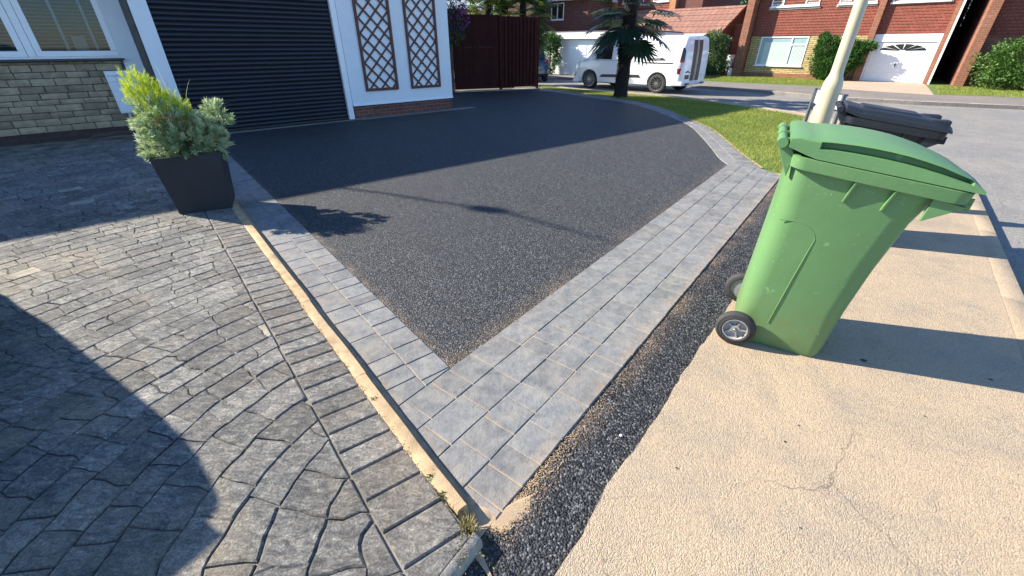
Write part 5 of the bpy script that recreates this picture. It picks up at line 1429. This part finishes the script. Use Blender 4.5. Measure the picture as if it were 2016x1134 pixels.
for x in (-4.6, -9.0):
    mb = MB(); mb.box(x, x+.4, 2.7, 3.0, -.05, 6.3); mb.build('brick_pier', M['orangebrick'], C)
house_window(C, -5.9, -4.8, 3.9, 5.1, 2.97, (-5.35,)); house_window(C, -8.2, -6.6, 3.9, 5.1, 2.97, (-7.4,))
# low wall joining C and D with shrub behind; electricity cabinet
mb = MB(); mb.box(.2, 1.3, 1.6, 1.8, -.05, 2.35); mb.box(.2, 1.3, 1.55, 1.85, 2.355, 2.5); o = mb.build('brick_wall', M['redbrick']); o.matrix_world = CM; tag(o, 'brick wall with coping joining the two houses behind the large shrub', 'wall')
mb = MB(); mb.box(0, .32, 0, .22, .45, 1.0); o = mb.build('cabinet', M['whitepaint'], bevel=.01); cb = thing('meter_cabinet', DM @ Matrix.Translation((-1.32, -.2, 0)), 'small white cabinet on a stand between the shrub and the yellow stone house', 'cabinet'); o.parent = cb
mb = MB(); mb.box(.05, .09, .05, .15, -.05, .45); mb.box(.22, .26, .05, .15, -.05, .45); mb.build('stand', M['edging'], cb)
mb = MB(); mb.box(0, .16, 0, .16, -.05, .38); o = mb.build('bollard', M['signwhite'], bevel=.02); o.matrix_world = DM @ Matrix.Translation((-.92, -.75, 0)); tag(o, 'short pale post standing by the corner of the yellow stone house', 'post')

# flat roofed garage and brown house behind the blue car
BM_ = frame((2.6, 27.6), 128)
B = thing('brick_house', BM_, 'brown brick house with a white flat roofed garage beyond the fence', 'house')
mb = MB(); mb.box(-1.0, 5.2, 0, 5, -.05, 1.74); mb.build('garage_wall', M['whitepaint'], B)
mb = MB(); mb.box(-1.2, 5.4, -.25, 5.2, 1.76, 2.06); mb.build('fascia', M['whitepaint'], B, bevel=.01)
mb = MB(); mb.box(-1.1, 5.3, -.15, 5.1, 2.065, 2.13); mb.build('flat_roof', M['asphaltroof'], B)
mb = MB(); mb.box(1.35, 3.75, -.05, -.005, .0, 1.65)
for i in range(4):
    for j in range(2): mb.box(1.45+i*.58, 1.45+i*.58+.46, -.065, -.051, .12+j*.76, .80+j*.76)
mb.build('garage_door', M['whitepaint'], B, bevel=.01)
mb = MB(); mb.box(-6.5, -1.13, 5.2, 11, -.05, 4.0); mb.build('wall', M['brownbrick'], B)
mb = MB(); mb.box(-6.9, -.85, 4.8, 11.4, 4.0, 4.16); mb.build('eaves', M['whitepaint'], B)
mb = MB(); mb.add([(-6.9, 4.8, 4.17), (-.85, 4.8, 4.17), (-.85, 8, 6.0), (-6.9, 8, 6.0), (-6.9, 11.4, 4.17), (-.85, 11.4, 4.17)], [(0, 1, 2, 3), (3, 2, 5, 4), (0, 3, 4), (1, 5, 2), (0, 4, 5, 1)]); mb.build('roof', M['rooftile'], B)
house_window(B, -3.95, -2.95, 2.95, 3.9, 5.18, (-3.45,))
# far cottage seen over the gate
AM = frame((-4.2, 31.0), 95)
A_ = thing('brick_house', AM, 'house with orange brick front and white barge board seen above the gate', 'house')
mb = MB(); mb.box(2.35, 5.4, 0, 5, -.05, 5.4); mb.build('wall', M['orangebrick'], A_)
mb = MB(); mb.box(-2, 2.3, .6, 5, -.05, 3.45); mb.build('side_wing', M['brownbrick'], A_)
mb = MB()
for k in range(6): mb.box(-2.2, 2.33, .45+k*.18, .62+k*.2, 3.46+k*.16, 3.60+k*.16)
mb.build('slatted_fascia', M['whitepaint'], A_)
mb = MB(); mb.add([(2.1, -.1, 3.4), (2.3, -.1, 3.3), (3.9, -.1, 5.9), (3.8, -.1, 6.1), (2.1, .1, 3.4), (2.3, .1, 3.3), (3.9, .1, 5.9), (3.8, .1, 6.1)], [(0, 1, 2, 3), (4, 7, 6, 5), (0, 3, 7, 4), (1, 5, 6, 2)]); mb.build('barge_board', M['whitepaint'], A_)
house_window(A_, 2.75, 3.9, 2.5, 4.0, -.01, (3.1, 3.5))

# ---------------------------------------------------------------- planting over the road
def bush(name, loc, blobs, n, size, mat, label, cat='shrub', up=.2, wd=None, shell=.6, lump=.2, freq=2.2):
    t = thing(name, Vector(loc) if not isinstance(loc, Matrix) else loc, label, cat)
    P_, D_ = blob_pts(blobs, n, shell, lump, freq)
    cl_ = np.array([mnoise.noise(Vector(p)*3.0) for p in P_])
    leaf_mesh('foliage', P_, D_*.8+rng.normal(size=D_.shape)*.5+np.array([0, 0, up]), size*(.6+.7*rng.random(len(P_))), (wd or size*.5), mat, t, tints=.45+.5*cl_+.35*(rng.random(len(P_))-.5))
    mb = MB()
    for b_ in blobs: mb.tube([(b_[0][0]*.5, b_[0][1]*.5, -.03), (b_[0][0]*.8, b_[0][1]*.8, b_[0][2]*.6), b_[0]], [.05, .035, .01], 6)
    mb.build('stem', M['bark'], t); return t
bush('conifer_bush', DM @ Matrix.Translation((3.9, -.55, 0)), [((-.1, 0, .75), (.95, .42, .70)), ((-.5, .0, 1.30), (.55, .40, .52)), ((.35, 0, 1.28), (.72, .35, .38)), ((-.1, 0, .35), (.65, .4, .45)), ((-.8, 0, 1.72), (.20, .25, .26)), ((.95, 0, 1.38), (.36, .25, .20)), ((.35, 0, .85), (.62, .35, .45))], 15000, .13, M['coniferleaf'], 'wide dark green conifer bush between the yellow stone wall and white garage', up=1.0, wd=.035)
bush('hedge', EM @ Matrix.Translation((2.15, -.9, 0)), [((0, 0, .8), (1.8, .9, .92)), ((1.4, 0, 1.0), (1.6, .9, .95)), ((-.7, 0, .95), (1.0, .8, .72)), ((3.0, 0, .9), (1.6, .9, .9))], 22000, .10, M['hedgeleaf'], 'large rounded leafy hedge at the right edge across the road', 'hedge', up=.1, wd=.06)
bush('tall_shrub', DM @ Matrix.Translation((-1.75, -1.2, 0)), [((0, 0, 1.1), (.62, .5, 1.0)), ((-.2, 0, 1.65), (.5, .45, .45)), ((.3, 0, .6), (.55, .45, .55)), ((.45, 0, 1.5), (.3, .3, .4))], 6500, .12, M['shrubleaf'], 'tall loose variegated shrub between the van rear and the brick gable', up=.2, wd=.055, shell=.35)
bush('climbing_hedge', BM_ @ Matrix.Translation((-.15, -.6, 0)), [((0, 0, 1.0), (.62, .4, 1.0)), ((.1, 0, 1.6), (.55, .35, .45))], 3600, .11, M['hedgeleaf'], 'light green hedge in front of the white flat roofed garage', 'hedge', wd=.07)
def tree(loc, h, blobs, n, mat, label, size=.28):
    t = thing('tree', Vector(loc), label, 'tree')
    mb = MB(); mb.tube([(0, 0, -.1), (.1, 0, h*.35), (0, .1, h*.7), (0, 0, h*.9)], [.25, .18, .12, .03], 10)
    for b_ in blobs: mb.tube([(0, 0, h*.35), (b_[0][0]*.6, b_[0][1]*.6, h*.35+(b_[0][2]-h*.35)*.6), b_[0]], [.10, .06, .02], 6)
    mb.build('trunk', M['bark'], t, smooth=60)
    P_, D_ = blob_pts(blobs, n, .35, .3, 3.0)
    cl_ = np.array([mnoise.noise(Vector(p)*1.3) for p in P_])
    leaf_mesh('crown', P_, D_*.6+rng.normal(size=D_.shape), size*(.6+.7*rng.random(len(P_))), size*.5, mat, t, tints=.45+.6*cl_+.3*(rng.random(len(P_))-.5))
tree((8.0, 44, 0), 7.5, [((0, 0, 5.0), (1.9, 1.8, 2.2)), ((.9, 0, 3.6), (1.5, 1.4, 1.6)), ((-1.1, 0, 3.8), (1.2, 1.4, 1.6))], 5200, M['shrubleaf'], 'garden tree between the brown house and the palm, against the sky', .25)
tree((22.5, 46, 0), 8.5, [((0, 0, 6.2), (2.2, 2, 1.8)), ((-1.8, 0, 5.4), (1.5, 1.4, 1.4)), ((1.6, 0, 5.2), (1.5, 1.4, 1.4))], 5200, M['hedgeleaf'], 'distant green tree behind the low tiled garage roof', .3)

# ---------------------------------------------------------------- ground over the road
fk_px = [(1040, 153), (1100, 152), (1180, 155), (1380, 168.8), (1490, 177), (1601, 187), (1667, 192), (1814.6, 200), (2016, 208.6)]
fb_px = [(1040, 144), (1100, 145), (1180, 148), (1380, 160), (1490, 165), (1613, 170.7), (1665, 175.6), (1830, 186), (2016, 192)]
fk = [gp(*p) for p in fk_px]; fb = [gp(*p) for p in fb_px]
def extl(l): return [l[0]+(l[0]-l[1]).normalized()*14]+l+[l[-1]+(l[-1]-l[-2]).normalized()*12]
fk, fb = extl(fk), extl(fb); fb[0] = fk[0]+Vector((0, 3))
mb = MB()
for i in range(len(fk)-1): mb.add([(*fk[i], .0), (*fk[i+1], .0), (*fb[i+1], .0), (*fb[i], .0), (*fk[i], -.12), (*fk[i+1], -.12)], [(0, 1, 2, 3), (4, 5, 1, 0)])
setting(mb.build('far_footway', M['far_footway'], fix=False))
kerb_strip('far_kerb', fk[::-1], .12, -.12, .006, M['kerbstone'], side=-1)
far = [tuple(p) for p in fb]+[(90, 10), (90, 120), (-60, 120), (-60, 40)]
mb = MB(); n_ = len(far); mb.add([(*p, -.004) for p in far], [tuple(range(n_))]); setting(mb.build('far_lawn', M['lawn'], fix=True))
def dq(s, d): q = DM @ Vector((s, d, 0)); return (q.x, q.y)
# garage drive of the tile hung house
mb = MB(); dv = [dq(4.6, .0), dq(7.3, 0), dq(7.6, -2.2), tuple(gp(1838, 187)), tuple(gp(1640, 174)), dq(3.9, -1.2)]
mb.prism(dv, -.02, .012); setting(mb.build('garage_drive', M['drive2']))
lawnD = [dq(-3.6, -.75), dq(3.4, -.1), tuple(gp(1625, 168)), tuple(gp(1490, 163.5)), tuple(gp(1380, 158))]
grass_on(lawnD, 42000, .05, 'grass', 'front lawn grass of the tile hung house across the road', -.004, .012)
lawnE = [tuple(gp(1838, 170)), tuple(gp(1848, 186.5)), tuple(gp(2016, 192)), tuple(fb[-1]), (28, 11), dq(11, -.6), dq(8, -.6)]
grass_on(lawnE, 60000, .05, 'grass', 'strip of bright grass in front of the hedge across the road', -.004, .012)
print('built', len(bpy.data.objects), 'objects')
